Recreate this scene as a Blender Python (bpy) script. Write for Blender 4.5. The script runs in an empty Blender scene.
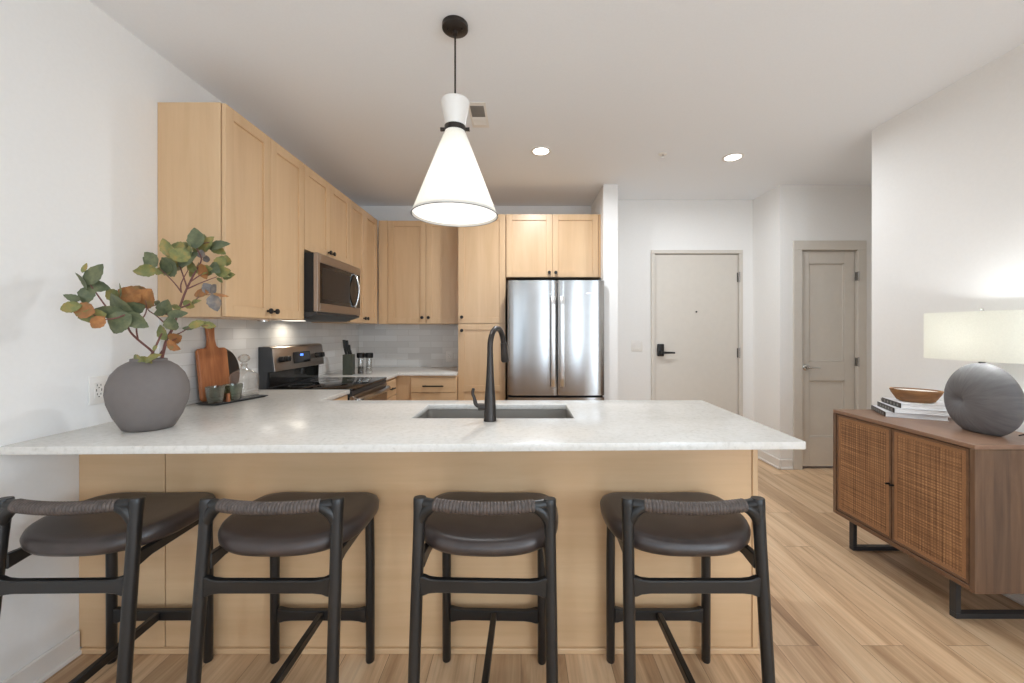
import bpy, bmesh, math, random
from mathutils import Vector, Matrix
R = math.radians
random.seed(7)
SC = bpy.context.scene
COL = SC.collection

# ------------------------------------------------------------------ camera
cam_data = bpy.data.cameras.new('camera'); cam = bpy.data.objects.new('camera', cam_data)
COL.objects.link(cam)
cam.location = (0, 0, 1.317); cam.rotation_euler = (R(90), 0, 0)
cam_data.sensor_width = 36.0; cam_data.lens = 36.0 * 400 / 1024
cam_data.shift_x = (512 - 521) / 1024; cam_data.shift_y = (330.5 - 341.5) / 1024
cam_data.clip_start = 0.02
SC.camera = cam

# ------------------------------------------------------------------ exposure, world, daylight
SC.view_settings.view_transform = 'Standard'; SC.view_settings.look = 'None'
SC.view_settings.gamma = 1.0; SC.view_settings.use_curve_mapping = False
SC.view_settings.exposure = 0.0
SC.cycles.max_bounces = 14; SC.cycles.diffuse_bounces = 8; SC.cycles.glossy_bounces = 5
SC.cycles.transmission_bounces = 10; SC.cycles.transparent_max_bounces = 12
SC.cycles.sample_clamp_indirect = 6.0
SC.cycles.caustics_reflective = False; SC.cycles.caustics_refractive = False
SC.cycles.use_denoising = True
world = bpy.data.worlds.new('sky'); SC.world = world; world.use_nodes = True
_bg = world.node_tree.nodes['Background']
_sky = world.node_tree.nodes.new('ShaderNodeTexSky'); _sky.sky_type = 'HOSEK_WILKIE'
_sky.sun_direction = (0.3, -0.6, 0.74); _sky.turbidity = 5
world.node_tree.links.new(_sky.outputs[0], _bg.inputs[0]); _bg.inputs[1].default_value = 0.6

def lamp(name, kind, loc, power, color=(1, 1, 1), size=None, size_y=None, rot=(0, 0, 0), **kw):
    d = bpy.data.lights.new(name, kind); d.energy = power; d.color = color
    if kind == 'AREA':
        d.shape = 'RECTANGLE' if size_y else 'DISK'; d.size = size
        if size_y: d.size_y = size_y
    elif size is not None:
        d.shadow_soft_size = size
    for k, v in kw.items(): setattr(d, k, v)
    o = bpy.data.objects.new(name, d); COL.objects.link(o); o.location = loc; o.rotation_euler = rot
    return o
DAY = (0.72, 0.86, 1.0); WARM = (1.0, 0.93, 0.84); NEUT = (0.90, 0.955, 1.0)
# daylight through the living room's windows behind the camera
lamp('daylight_window', 'AREA', (-0.975, -3.42, 1.35), 22, DAY, 1.25, 2.1, (R(90), 0, 0))
lamp('daylight_window', 'AREA', (0.525, -3.42, 1.35), 24, DAY, 0.42, 2.1, (R(90), 0, 0))
lamp('daylight_window', 'AREA', (1.925, -3.42, 1.35), 21, DAY, 0.34, 2.1, (R(90), 0, 0))
lamp('daylight_window', 'AREA', (2.36, -1.6, 1.35), 74, DAY, 1.6, 2.1, (R(90), 0, R(90)))

# ------------------------------------------------------------------ materials
def srgb(r, g, b):
    def f(c):
        c /= 255.0
        return c / 12.92 if c <= 0.04045 else ((c + 0.055) / 1.055) ** 2.4
    return (f(r), f(g), f(b), 1)
class NT:
    def __init__(s, name):
        s.m = bpy.data.materials.new(name); s.m.use_nodes = True
        s.t = s.m.node_tree; s.b = s.t.nodes['Principled BSDF']
    def n(s, t, **kw):
        x = s.t.nodes.new('ShaderNode' + t)
        for k, v in kw.items(): setattr(x, k, v)
        return x
    def l(s, a, b): s.t.links.new(a, b)
    def coord(s, scale=(1, 1, 1), rot=(0, 0, 0), rand=True):
        c = s.n('TexCoord'); mp = s.n('Mapping')
        mp.inputs['Scale'].default_value = scale; mp.inputs['Rotation'].default_value = rot
        if rand:
            oi = s.n('ObjectInfo'); mu = s.n('VectorMath', operation='SCALE')
            cb = s.n('CombineXYZ')
            for i in range(3): s.l(oi.outputs['Random'], cb.inputs[i])
            s.l(cb.outputs[0], mu.inputs[0]); mu.inputs['Scale'].default_value = 13.0
            ad = s.n('VectorMath', operation='ADD')
            s.l(c.outputs['Object'], ad.inputs[0]); s.l(mu.outputs[0], ad.inputs[1])
            s.l(ad.outputs[0], mp.inputs[0])
        else:
            s.l(c.outputs['Object'], mp.inputs[0])
        return mp.outputs[0]
    def noise(s, vec, scale, detail=4, rough=0.55, dist=0.0):
        x = s.n('TexNoise'); x.inputs['Scale'].default_value = scale; x.inputs['Detail'].default_value = detail
        x.inputs['Roughness'].default_value = rough; x.inputs['Distortion'].default_value = dist
        if vec is not None: s.l(vec, x.inputs['Vector'])
        return x.outputs['Fac']
    def ramp(s, fac, stops):
        x = s.n('ValToRGB'); e = x.color_ramp.elements
        while len(e) < len(stops): e.new(0.5)
        for el, (p, c) in zip(e, stops): el.position = p; el.color = c
        s.l(fac, x.inputs[0]); return x.outputs[0]
    def mix(s, fac, a, b, mode='MIX'):
        x = s.n('Mix', data_type='RGBA', blend_type=mode)
        for sock, v in ((x.inputs[0], fac), (x.inputs[6], a), (x.inputs[7], b)):
            if hasattr(v, 'links'): s.l(v, sock)
            else: sock.default_value = v
        return x.outputs[2]
    def bump(s, h, strength, dist=0.002):
        x = s.n('Bump'); x.inputs['Strength'].default_value = strength; x.inputs['Distance'].default_value = dist
        s.l(h, x.inputs['Height']); s.l(x.outputs[0], s.b.inputs['Normal']); return x
    def set(s, **kw):
        for k, v in kw.items():
            k = k.replace('_', ' ')
            sock = s.b.inputs[k]
            if hasattr(v, 'links'): s.l(v, sock)
            else: sock.default_value = v
        return s
M = {}
def plain(name, col, rough=0.5, metal=0.0, var=0.04, scale=20, bump=0.0, **kw):
    t = NT(name); v = t.coord()
    f = t.noise(v, scale)
    d = tuple(c * (1 - var) for c in col[:3]) + (1,); u = tuple(min(1, c * (1 + var)) for c in col[:3]) + (1,)
    t.set(Base_Color=t.ramp(f, [(0.3, d), (0.7, u)]), Roughness=rough, Metallic=metal, **kw)
    if bump: t.bump(f, bump)
    M[name] = t.m; return t
plain('wall_paint', srgb(236, 235, 233), 0.75, var=0.01, scale=60, bump=0.03)
plain('ceiling_paint', srgb(236, 239, 243), 0.85, var=0.01, scale=90, bump=0.05)
plain('trim_paint', srgb(228, 224, 219), 0.45, var=0.01)
plain('door_paint', srgb(208, 202, 193), 0.45, var=0.015)
plain('white_plastic', srgb(232, 229, 224), 0.35, var=0.01)
plain('dark_slot', srgb(40, 38, 36), 0.6)
plain('matte_black', srgb(34, 32, 31), 0.38, var=0.1, metal=0.3)
plain('black_gloss', srgb(14, 14, 15), 0.08, var=0.05)
plain('black_rubber', srgb(26, 25, 25), 0.7)
plain('black_metal', srgb(66, 67, 69), 0.42, metal=0.5, var=0.06)
plain('chrome', srgb(200, 198, 194), 0.18, metal=1.0, var=0.02)
plain('bronze_dark', srgb(62, 57, 54), 0.35, metal=0.7, var=0.1)
plain('vent_gray', srgb(128, 126, 124), 0.6)
plain('candle_wax', srgb(236, 230, 220), 0.5)
plain('paper_pages', srgb(232, 231, 230), 0.8, var=0.02)
plain('book_white', srgb(226, 226, 228), 0.5, var=0.01)
plain('green_block', srgb(66, 68, 56), 0.45, var=0.15)
plain('salt', srgb(226, 222, 216), 0.8)
plain('pepper', srgb(70, 60, 52), 0.8, var=0.4, scale=300)
plain('stem_bark', srgb(112, 72, 66), 0.65, var=0.25, scale=120)
def brushed(name, col, rough=0.27, axis=2, aniso=0.5, arot=0.0):
    t = NT(name); sc = [260, 260, 260]; sc[axis] = 3
    v = t.coord(tuple(sc)); f = t.noise(v, 1.0, 3)
    d = tuple(c * 0.97 for c in col[:3]) + (1,)
    t.set(Base_Color=t.ramp(f, [(0.35, d), (0.65, col)]), Metallic=1.0, Anisotropic=aniso, Anisotropic_Rotation=arot,
          Roughness=t.ramp(f, [(0.3, (rough * .95,) * 3 + (1,)), (0.7, (rough * 1.05,) * 3 + (1,))]))
    M[name] = t.m
brushed('steel', srgb(172, 171, 170), 0.20, 2, 0.85, 0.25)
brushed('steel_handle', srgb(214, 213, 212), 0.34, 2, 0.2)
brushed('steel_warm', srgb(172, 160, 150), 0.3, 1)
plain('steel_sink', srgb(168, 163, 156), 0.42, metal=0.65, var=0.03)
def wood(name, lo, mid, hi, axis=2, rough=0.42, scale=1.0, strength=0.06, coat=0.0, grain=0.6):
    t = NT(name); sc = [9.0, 9.0, 9.0]; sc[axis] = 0.9
    v = t.coord(tuple(x * scale for x in sc))
    f1 = t.noise(v, 1.0, 6, 0.6, 0.6)
    sc2 = [70.0, 70.0, 70.0]; sc2[axis] = 2.5
    v2 = t.coord(tuple(x * scale for x in sc2)); f2 = t.noise(v2, 1.0, 3, 0.6)
    c = t.ramp(f1, [(0.25, lo), (0.5, mid), (0.75, hi)])
    g = t.ramp(f2, [(0.3, (0.89, 0.87, 0.85, 1)), (0.6, (1, 1, 1, 1))])
    t.set(Base_Color=t.mix(grain, c, g, 'MULTIPLY'), Roughness=rough, Coat_Weight=coat, Coat_Roughness=0.25)
    t.bump(f2, strength, 0.001); M[name] = t.m
wood('maple', srgb(199, 164, 124), srgb(209, 175, 136), srgb(217, 185, 146), 2, 0.38, 0.8, 0.03, 0.1, 0.32)
wood('maple_flat', srgb(199, 164, 124), srgb(209, 175, 136), srgb(217, 185, 146), 0, 0.38, 0.8, 0.03, 0.1, 0.32)
wood('ebony', srgb(19, 18, 18), srgb(26, 25, 25), srgb(38, 36, 35), 2, 0.36, 1.6, 0.25)
wood('ebony_rail', srgb(19, 18, 18), srgb(26, 25, 25), srgb(38, 36, 35), 0, 0.36, 1.6, 0.25)
wood('walnut', srgb(92, 66, 48), srgb(112, 82, 60), srgb(130, 98, 73), 1, 0.4, 1.0, 0.05)
wood('walnut_top', srgb(120, 92, 74), srgb(138, 108, 88), srgb(152, 122, 101), 1, 0.35, 1.0, 0.05)
wood('acacia', srgb(118, 66, 38), srgb(162, 98, 58), srgb(190, 128, 82), 2, 0.45, 2.6, 0.05)
wood('bowl_wood', srgb(96, 66, 40), srgb(142, 100, 62), srgb(170, 126, 84), 0, 0.6, 3.0, 0.3)
# walnut side made of vertical staves
t = NT('walnut_staves'); v = t.coord((1, 1, 1), rand=False)
sx = t.n('SeparateXYZ'); t.l(v, sx.inputs[0])
mt = t.n('Math', operation='MULTIPLY'); t.l(sx.outputs[0], mt.inputs[0]); mt.inputs[1].default_value = 13.0
fl = t.n('Math', operation='FLOOR'); t.l(mt.outputs[0], fl.inputs[0])
wn = t.n('TexWhiteNoise', noise_dimensions='1D'); t.l(fl.outputs[0], wn.inputs['W'])
v2 = t.coord((30, 30, 2)); f = t.noise(v2, 1.0, 5, 0.6, 0.8)
c = t.ramp(f, [(0.25, srgb(88, 67, 52)), (0.5, srgb(108, 84, 66)), (0.78, srgb(130, 103, 81))])
k = t.ramp(wn.outputs['Value'], [(0.0, (0.84, 0.84, 0.86, 1)), (1.0, (1.06, 1.02, 0.98, 1))])
t.set(Base_Color=t.mix(1.0, c, k, 'MULTIPLY'), Roughness=0.42); t.bump(f, 0.05); M['walnut_staves'] = t.m
# woven cane webbing
t = NT('cane'); v = t.coord((1, 1, 1), rand=False)
w1 = t.n('TexWave', wave_type='BANDS', bands_direction='Y'); w1.inputs['Scale'].default_value = 23; w1.inputs['Distortion'].default_value = 0.6; t.l(v, w1.inputs[0])
w2 = t.n('TexWave', wave_type='BANDS', bands_direction='Z'); w2.inputs['Scale'].default_value = 23; w2.inputs['Distortion'].default_value = 0.6; t.l(v, w2.inputs[0])
mul = t.n('Math', operation='MULTIPLY'); t.l(w1.outputs['Fac'], mul.inputs[0]); t.l(w2.outputs['Fac'], mul.inputs[1])
n1 = t.noise(t.coord((1, 120, 3)), 1.0, 3); n2 = t.noise(t.coord((1, 3, 120)), 1.0, 3)
ad = t.n('Math', operation='ADD'); t.l(n1, ad.inputs[0]); t.l(n2, ad.inputs[1])
hf = t.n('Math', operation='MULTIPLY'); t.l(ad.outputs[0], hf.inputs[0]); hf.inputs[1].default_value = 0.5
c = t.ramp(hf.outputs[0], [(0.36, srgb(116, 84, 58)), (0.5, srgb(154, 115, 80)), (0.62, srgb(182, 141, 102))])
k = t.ramp(mul.outputs[0], [(0.0, (0.66, 0.60, 0.56, 1)), (0.5, (1.08, 1.06, 1.03, 1))])
t.set(Base_Color=t.mix(1.0, c, k, 'MULTIPLY'), Roughness=0.6); t.bump(mul.outputs[0], 0.5, 0.003); M['cane'] = t.m
# pale oak plank floor, boards running towards the entry
t = NT('oak_planks'); v = t.coord((1, 1, 1), (0, 0, R(90)), rand=False)
br = t.n('TexBrick'); t.l(v, br.inputs['Vector'])
br.offset = 0.37; br.offset_frequency = 2
for kk, vv in (('Scale', 1.0), ('Mortar Size', 0.0012), ('Mortar Smooth', 0.1), ('Bias', 0.0), ('Brick Width', 1.22), ('Row Height', 0.178)):
    br.inputs[kk].default_value = vv
br.inputs['Color1'].default_value = (0, 0, 0, 1); br.inputs['Color2'].default_value = (1, 1, 1, 1); br.inputs['Mortar'].default_value = (0.5, 0.5, 0.5, 1)
vs = t.n('VectorMath', operation='SCALE'); t.l(br.outputs['Color'], vs.inputs[0]); vs.inputs['Scale'].default_value = 9.0
tc = t.n('TexCoord'); va = t.n('VectorMath', operation='ADD'); t.l(tc.outputs['Object'], va.inputs[0]); t.l(vs.outputs[0], va.inputs[1])
def smap(sc):
    mp = t.n('Mapping'); mp.inputs['Scale'].default_value = sc; t.l(va.outputs[0], mp.inputs[0]); return mp.outputs[0]
f1 = t.noise(smap((7, 0.55, 7)), 1.0, 6, 0.62, 1.2); f2 = t.noise(smap((90, 2.2, 90)), 1.0, 4, 0.65)
c = t.ramp(f1, [(0.27, srgb(140, 108, 80)), (0.38, srgb(186, 152, 118)), (0.52, srgb(216, 184, 148)), (0.75, srgb(232, 207, 174))])
g = t.ramp(f2, [(0.28, (0.70, 0.67, 0.64, 1)), (0.58, (1, 1, 1, 1))])
c = t.mix(0.55, c, g, 'MULTIPLY')
pb = t.ramp(br.outputs['Color'], [(0.0, (0.84, 0.82, 0.80, 1)), (1.0, (1.08, 1.07, 1.06, 1))])
c = t.mix(1.0, c, pb, 'MULTIPLY')
c = t.mix(br.outputs['Fac'], c, srgb(140, 112, 86))
t.set(Base_Color=c, Roughness=0.42); t.bump(f2, 0.06, 0.001); M['oak_planks'] = t.m
# quartz worktop with fine flecks
t = NT('quartz'); v = t.coord(rand=False)
f1 = t.noise(v, 55, 5, 0.7); f2 = t.noise(v, 5, 5, 0.6, 1.5)
c = t.ramp(f1, [(0.30, srgb(203, 199, 192)), (0.45, srgb(217, 214, 208)), (0.7, srgb(224, 221, 216))])
c2 = t.ramp(f2, [(0.35, (0.965, 0.96, 0.95, 1)), (0.55, (1, 1, 1, 1))])
t.set(Base_Color=t.mix(1.0, c, c2, 'MULTIPLY'), Roughness=0.24, Specular_IOR_Level=0.5); M['quartz'] = t.m
# glazed subway tile; axis = horizontal run
def tile(name, horiz):
    t = NT(name); c0 = t.n('TexCoord'); s = t.n('SeparateXYZ'); t.l(c0.outputs['Object'], s.inputs[0])
    cb = t.n('CombineXYZ'); t.l(s.outputs[horiz], cb.inputs[0]); t.l(s.outputs[2], cb.inputs[1])
    br = t.n('TexBrick'); t.l(cb.outputs[0], br.inputs['Vector'])
    for kk, vv in (('Scale', 1.0), ('Mortar Size', 0.0016), ('Mortar Smooth', 0.3), ('Bias', 0.0), ('Brick Width', 0.25), ('Row Height', 0.0665)):
        br.inputs[kk].default_value = vv
    br.inputs['Color1'].default_value = (0, 0, 0, 1); br.inputs['Color2'].default_value = (1, 1, 1, 1)
    col = t.ramp(br.outputs['Color'], [(0.0, srgb(206, 203, 199)), (0.5, srgb(215, 213, 209)), (1.0, srgb(223, 221, 218))])
    col = t.mix(br.outputs['Fac'], col, srgb(196, 192, 186))
    v = t.coord(rand=False); f = t.noise(v, 18, 3)
    sub = t.n('Math', operation='SUBTRACT'); t.l(f, sub.inputs[0]); t.l(br.outputs['Fac'], sub.inputs[1])
    t.set(Base_Color=col, Roughness=0.13); t.bump(sub.outputs[0], 0.22, 0.004); M[name] = t.m
tile('tile_left', 1); tile('tile_back', 0)
# dark brown leather
t = NT('leather'); v = t.coord(); f = t.noise(v, 9, 4); vo = t.n('TexVoronoi'); vo.inputs['Scale'].default_value = 320; t.l(v, vo.inputs['Vector'])
t.set(Base_Color=t.ramp(f, [(0.3, srgb(46, 39, 37)), (0.7, srgb(68, 58, 55))]), Roughness=0.34); t.bump(vo.outputs['Distance'], 0.12, 0.0008); M['leather'] = t.m
plain('leather_cord', srgb(78, 68, 63), 0.5, var=0.3, scale=70)
# matte ceramic, lamp stone
plain('vase_ceramic', srgb(112, 105, 102), 0.72, var=0.03, scale=40, bump=0.05)
t = NT('lamp_ceramic'); v = t.coord((0, 1, 1), rand=False)
of = t.n('VectorMath', operation='SUBTRACT'); t.l(v, of.inputs[0]); of.inputs[1].default_value = (0, .055, .146)
nm = t.n('VectorMath', operation='NORMALIZE'); t.l(of.outputs[0], nm.inputs[0])
sm = t.n('VectorMath', operation='MULTIPLY_ADD'); t.l(of.outputs[0], sm.inputs[0]); sm.inputs[1].default_value = (1.5, 1.5, 1.5); t.l(nm.outputs[0], sm.inputs[2])
f = t.noise(sm.outputs[0], 5.5, 6, 0.7, 0.3)
t.set(Base_Color=t.ramp(f, [(0.3, srgb(92, 91, 93)), (0.55, srgb(108, 107, 109)), (0.8, srgb(124, 122, 122))]), Roughness=0.6); t.bump(f, 0.15, 0.004); M['lamp_ceramic'] = t.m
def shade(name, col, tr=0.55):
    t = NT(name); o = t.t.nodes['Material Output']; t.t.nodes.remove(t.b)
    d = t.n('BsdfDiffuse'); q = t.n('BsdfTranslucent'); mx = t.n('MixShader')
    v = t.coord((1, 1, 1)); f = t.noise(v, 160, 2)
    c = t.ramp(f, [(0.3, tuple(x * 0.95 for x in col[:3]) + (1,)), (0.7, col)])
    t.l(c, d.inputs[0]); t.l(c, q.inputs[0]); mx.inputs[0].default_value = tr
    t.l(d.outputs[0], mx.inputs[1]); t.l(q.outputs[0], mx.inputs[2]); t.l(mx.outputs[0], o.inputs[0]); M[name] = t.m
shade('pendant_linen', srgb(242, 240, 235), 0.4); shade('lamp_linen', srgb(247, 247, 241), 0.45)
def glow(name, col, s):
    t = NT(name); t.set(Base_Color=col, Emission_Color=col, Emission_Strength=s); M[name] = t.m
glow('lit_lens', (1, 0.97, 0.93, 1), 9.0); glow('lit_diffuser', (1, 0.985, 0.96, 1), 0.9)
glow('blue_display', srgb(80, 130, 255), 2.0); glow('puck_lens', (1, 0.92, 0.8, 1), 2.0)
def glass(name, col, rough=0.02, tr=0.0):
    t = NT(name); o = t.t.nodes['Material Output']; t.t.nodes.remove(t.b)
    gl = t.n('BsdfGlossy'); gl.inputs['Roughness'].default_value = rough
    tp = t.n('BsdfTransparent'); tp.inputs[0].default_value = col
    fr = t.n('LayerWeight'); fr.inputs['Blend'].default_value = 0.25
    r = t.n('MapRange'); t.l(fr.outputs['Facing'], r.inputs[0]); r.inputs[3].default_value = 0.09; r.inputs[4].default_value = 0.8
    mx = t.n('MixShader'); t.l(r.outputs[0], mx.inputs[0]); t.l(tp.outputs[0], mx.inputs[1]); t.l(gl.outputs[0], mx.inputs[2])
    t.l(mx.outputs[0], o.inputs[0]); M[name] = t.m
glass('clear_glass', (0.95, 0.95, 0.94, 1)); glass('smoke_glass', srgb(206, 212, 200), 0.1)
def leaf(name, a, b, c):
    t = NT(name); v = t.coord(rand=False); f = t.noise(v, 26, 4, 0.6)
    t.set(Base_Color=t.ramp(f, [(0.32, a), (0.5, b), (0.68, c)]), Roughness=0.55); t.bump(f, 0.3, 0.002); M[name] = t.m
leaf('leaf_g', srgb(74, 82, 58), srgb(94, 101, 72), srgb(118, 120, 86))
leaf('leaf_o', srgb(96, 104, 62), srgb(128, 128, 76), srgb(158, 134, 72))
leaf('leaf_r', srgb(126, 110, 66), srgb(152, 100, 58), srgb(180, 124, 72))
leaf('leaf_y', srgb(86, 80, 78), srgb(114, 107, 102), srgb(146, 130, 114))

plain('cane_border', srgb(150, 110, 76), 0.6, var=0.15, scale=160, bump=0.2)
# ------------------------------------------------------------------ mesh builder and scene helpers
class MB:
    """collects shapes and links them as ONE mesh object"""
    def __init__(s): s.bm = bmesh.new(); s.mi = 0
    def add(s, tb, mat=None):
        if mat is not None: tb.transform(mat)
        vm = [s.bm.verts.new(v.co) for v in tb.verts]
        tb.verts.index_update()
        for f in tb.faces:
            try:
                nf = s.bm.faces.new([vm[v.index] for v in f.verts]); nf.material_index = s.mi
            except ValueError: pass
        tb.free(); return s
    def box(s, x0, x1, y0, y1, z0, z1, bev=0.0, seg=1, mat=None):
        tb = bmesh.new(); bmesh.ops.create_cube(tb, size=1)
        for v in tb.verts:
            v.co = Vector((x0 + (v.co.x + .5) * (x1 - x0), y0 + (v.co.y + .5) * (y1 - y0), z0 + (v.co.z + .5) * (z1 - z0)))
        if bev: bmesh.ops.bevel(tb, geom=list(tb.edges), offset=bev, segments=seg, affect='EDGES', profile=0.5)
        return s.add(tb, mat)
    def cyl(s, p0, p1, r0, r1=None, seg=20, cap=True):
        return s.tube([p0, p1], [r0, r0 if r1 is None else r1], seg, cap)
    def tube(s, pts, rad, seg=12, cap=True, squash=1.0):
        pts = [Vector(p) for p in pts]; n = len(pts)
        if not isinstance(rad, (list, tuple)): rad = [rad] * n
        tb = bmesh.new(); rings = []; up = None
        for i, p in enumerate(pts):
            d = (pts[min(i + 1, n - 1)] - pts[max(i - 1, 0)]).normalized()
            if up is None:
                up = Vector((0, 0, 1)) if abs(d.z) < 0.9 else Vector((0, 1, 0))
            u = (up - d * up.dot(d)).normalized(); w = d.cross(u); up = u
            rings.append([tb.verts.new(p + u * math.cos(a) * rad[i] * squash + w * math.sin(a) * rad[i])
                          for a in (2 * math.pi * k / seg for k in range(seg))])
        for a, b in zip(rings, rings[1:]):
            for k in range(seg): tb.faces.new([a[k], a[(k + 1) % seg], b[(k + 1) % seg], b[k]])
        if cap: tb.faces.new(rings[0][::-1]); tb.faces.new(rings[-1])
        return s.add(tb)
    def lathe(s, prof, c=(0, 0, 0), seg=32, sx=1.0, sy=1.0, mat=None):
        tb = bmesh.new(); rings = []
        for r, z in prof:
            if r <= 1e-6: rings.append([tb.verts.new((c[0], c[1], c[2] + z))])
            else: rings.append([tb.verts.new((c[0] + r * sx * math.cos(a), c[1] + r * sy * math.sin(a), c[2] + z))
                                for a in (2 * math.pi * k / seg for k in range(seg))])
        for a, b in zip(rings, rings[1:]):
            for k in range(seg):
                k2 = (k + 1) % seg
                q = [a[0] if len(a) == 1 else a[k], a[0] if len(a) == 1 else a[k2], b[0] if len(b) == 1 else b[k2], b[0] if len(b) == 1 else b[k]]
                q2 = []
                for x in q:
                    if x not in q2: q2.append(x)
                if len(q2) > 2: tb.faces.new(q2)
        return s.add(tb, mat)
    def prism(s, poly, axis, a0, a1, bev=0.0, seg=1, mat=None):
        """poly in the two other axes (x,y,z order), extruded along axis"""
        tb = bmesh.new(); o = [i for i in range(3) if i != axis]
        def P(p, a):
            c = [0, 0, 0]; c[o[0]], c[o[1]] = p; c[axis] = a; return tb.verts.new(c)
        A = [P(p, a0) for p in poly]; B = [P(p, a1) for p in poly]; n = len(poly)
        tb.faces.new(A); tb.faces.new(B[::-1])
        for k in range(n): tb.faces.new([A[k], B[k], B[(k + 1) % n], A[(k + 1) % n]])
        bmesh.ops.recalc_face_normals(tb, faces=list(tb.faces))
        if bev: bmesh.ops.bevel(tb, geom=list(tb.edges), offset=bev, segments=seg, affect='EDGES', profile=0.5)
        return s.add(tb, mat)
    def cells(s, xs, ys, keep, z0, z1, warp=None, bev=0.003):
        tb = bmesh.new(); V = {}
        def v(i, j, z):
            if (i, j, z) not in V:
                x, y = xs[i], ys[j]
                if warp: x, y = warp(x, y)
                V[i, j, z] = tb.verts.new((x, y, z))
            return V[i, j, z]
        K = set(keep)
        for (i, j) in K:
            tb.faces.new([v(i, j, z1), v(i + 1, j, z1), v(i + 1, j + 1, z1), v(i, j + 1, z1)])
            tb.faces.new([v(i, j, z0), v(i, j + 1, z0), v(i + 1, j + 1, z0), v(i + 1, j, z0)])
            for (di, dj, a, b) in ((-1, 0, (i, j + 1), (i, j)), (1, 0, (i + 1, j), (i + 1, j + 1)), (0, -1, (i, j), (i + 1, j)), (0, 1, (i + 1, j + 1), (i, j + 1))):
                if (i + di, j + dj) not in K: tb.faces.new([v(*a, z0), v(*b, z0), v(*b, z1), v(*a, z1)])
        bmesh.ops.recalc_face_normals(tb, faces=list(tb.faces))
        E = [e for e in tb.edges if len(e.link_faces) == 2 and e.link_faces[0].normal.angle(e.link_faces[1].normal) > 0.5]
        if bev: bmesh.ops.bevel(tb, geom=E, offset=bev, segments=2, affect='EDGES', profile=0.5)
        return s.add(tb)
    def mat(s, i): s.mi = i; return s
    def build(s, name, mats, parent=None, smooth=35, loc=None, rot=None):
        me = bpy.data.meshes.new(name)
        bmesh.ops.recalc_face_normals(s.bm, faces=list(s.bm.faces)) if smooth != 'keep' else None
        s.bm.to_mesh(me); s.bm.free()
        for m in (mats if isinstance(mats, (list, tuple)) else [mats]): me.materials.append(M[m])
        if smooth and smooth != 'keep':
            for p in me.polygons: p.use_smooth = True
            me.set_sharp_from_angle(angle=R(smooth))
        elif smooth == 'keep':
            for p in me.polygons: p.use_smooth = True
        o = bpy.data.objects.new(name, me); COL.objects.link(o)
        if parent is not None: o.parent = parent
        if loc is not None: o.location = loc
        if rot is not None: o.rotation_euler = rot
        return o
def thing(name, label, cat, loc=(0, 0, 0), rz=0.0, group=None):
    o = bpy.data.objects.new(name, None); COL.objects.link(o)
    o.location = loc; o.rotation_euler = (0, 0, rz); o.empty_display_size = 0.1
    return tag(o, label, cat, group)
def tag(o, label, cat, group=None):
    o['label'] = label; o['category'] = cat
    if group: o['group'] = group
    return o
def struct(o, label=None, cat=None):
    o['kind'] = 'structure'
    if label: o['label'] = label
    if cat: o['category'] = cat
    return o
def copy_tree(o, parent=None):
    c = o.copy(); COL.objects.link(c); c.parent = parent
    for ch in list(o.children): copy_tree(ch, c)
    return c
def bez(p0, p1, p2, n=8):
    p0, p1, p2 = Vector(p0), Vector(p1), Vector(p2)
    return [(1 - t) ** 2 * p0 + 2 * t * (1 - t) * p1 + t * t * p2 for t in (i / n for i in range(n + 1))]
def smooth_path(pts, n=6):
    pts = [Vector(p) for p in pts]; out = []
    for i in range(len(pts) - 1):
        a = pts[max(i - 1, 0)]; b = pts[i]; c = pts[i + 1]; d = pts[min(i + 2, len(pts) - 1)]
        for k in range(n):
            t = k / n
            out.append(0.5 * ((2 * b) + (c - a) * t + (2 * a - 5 * b + 4 * c - d) * t * t + (3 * b - a - 3 * c + d) * t ** 3))
    out.append(pts[-1]); return out

# ------------------------------------------------------------------ the room
CEIL = 2.70; XL = -1.81; XR = 2.42; YB = 4.45; YE = 4.24; YC = 3.80; XH = 2.46; YR = -3.5
struct(MB().box(-2.0, 3.7, -3.7, 4.7, -0.06, 0).build('floor', 'oak_planks'), 'pale oak plank floor with boards running towards the entry door', 'floor')
struct(MB().box(-2.0, 3.7, -3.7, 4.7, CEIL, CEIL + 0.08).build('ceiling', 'ceiling_paint'), 'smooth white painted ceiling over kitchen and entry', 'ceiling')
# walls
w = MB()
w.box(XL - .12, XL, YR - .12, YB + .12, 0, CEIL)
struct(w.build('wall_left', 'wall_paint'), 'long white wall on the left behind vase and range', 'wall')
struct(MB().box(XL, .918, YB, YB + .12, 0, CEIL).build('wall_back', 'wall_paint'), 'white kitchen wall above the back cabinets', 'wall')
struct(MB().box(.78, .918, 3.79, YB, 0, CEIL).build('wall_partition', 'wall_paint'), 'narrow white wall end beside the refrigerator', 'wall')
w = MB()
w.box(.918, 1.385, YE, YE + .12, 0, CEIL); w.box(2.335, XH + .12, YE, YE + .12, 0, CEIL); w.box(1.385, 2.335, YE, YE + .12, 2.145, CEIL)
struct(w.build('wall_entry', 'wall_paint'), 'white wall around the plain entry door', 'wall')
struct(MB().box(XH, XH + .12, YC, YE, 0, CEIL).build('wall_hall', 'wall_paint'), 'short white wall between entry door and panelled door', 'wall')
w = MB()
w.box(XH + .12, 2.655, YC, YC + .12, 0, CEIL); w.box(3.195, 3.62, YC, YC + .12, 0, CEIL); w.box(2.655, 3.195, YC, YC + .12, 2.085, CEIL)
struct(w.build('wall_closet', 'wall_paint'), 'white wall around the two panel closet door', 'wall')
struct(MB().box(3.5, 3.62, 2.76, YC, 0, CEIL).build('wall_recess', 'wall_paint'), 'wall at the far end of the closet recess', 'wall')
w = MB().box(XR, 3.62, 2.62, 2.76, 0, CEIL)
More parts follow.
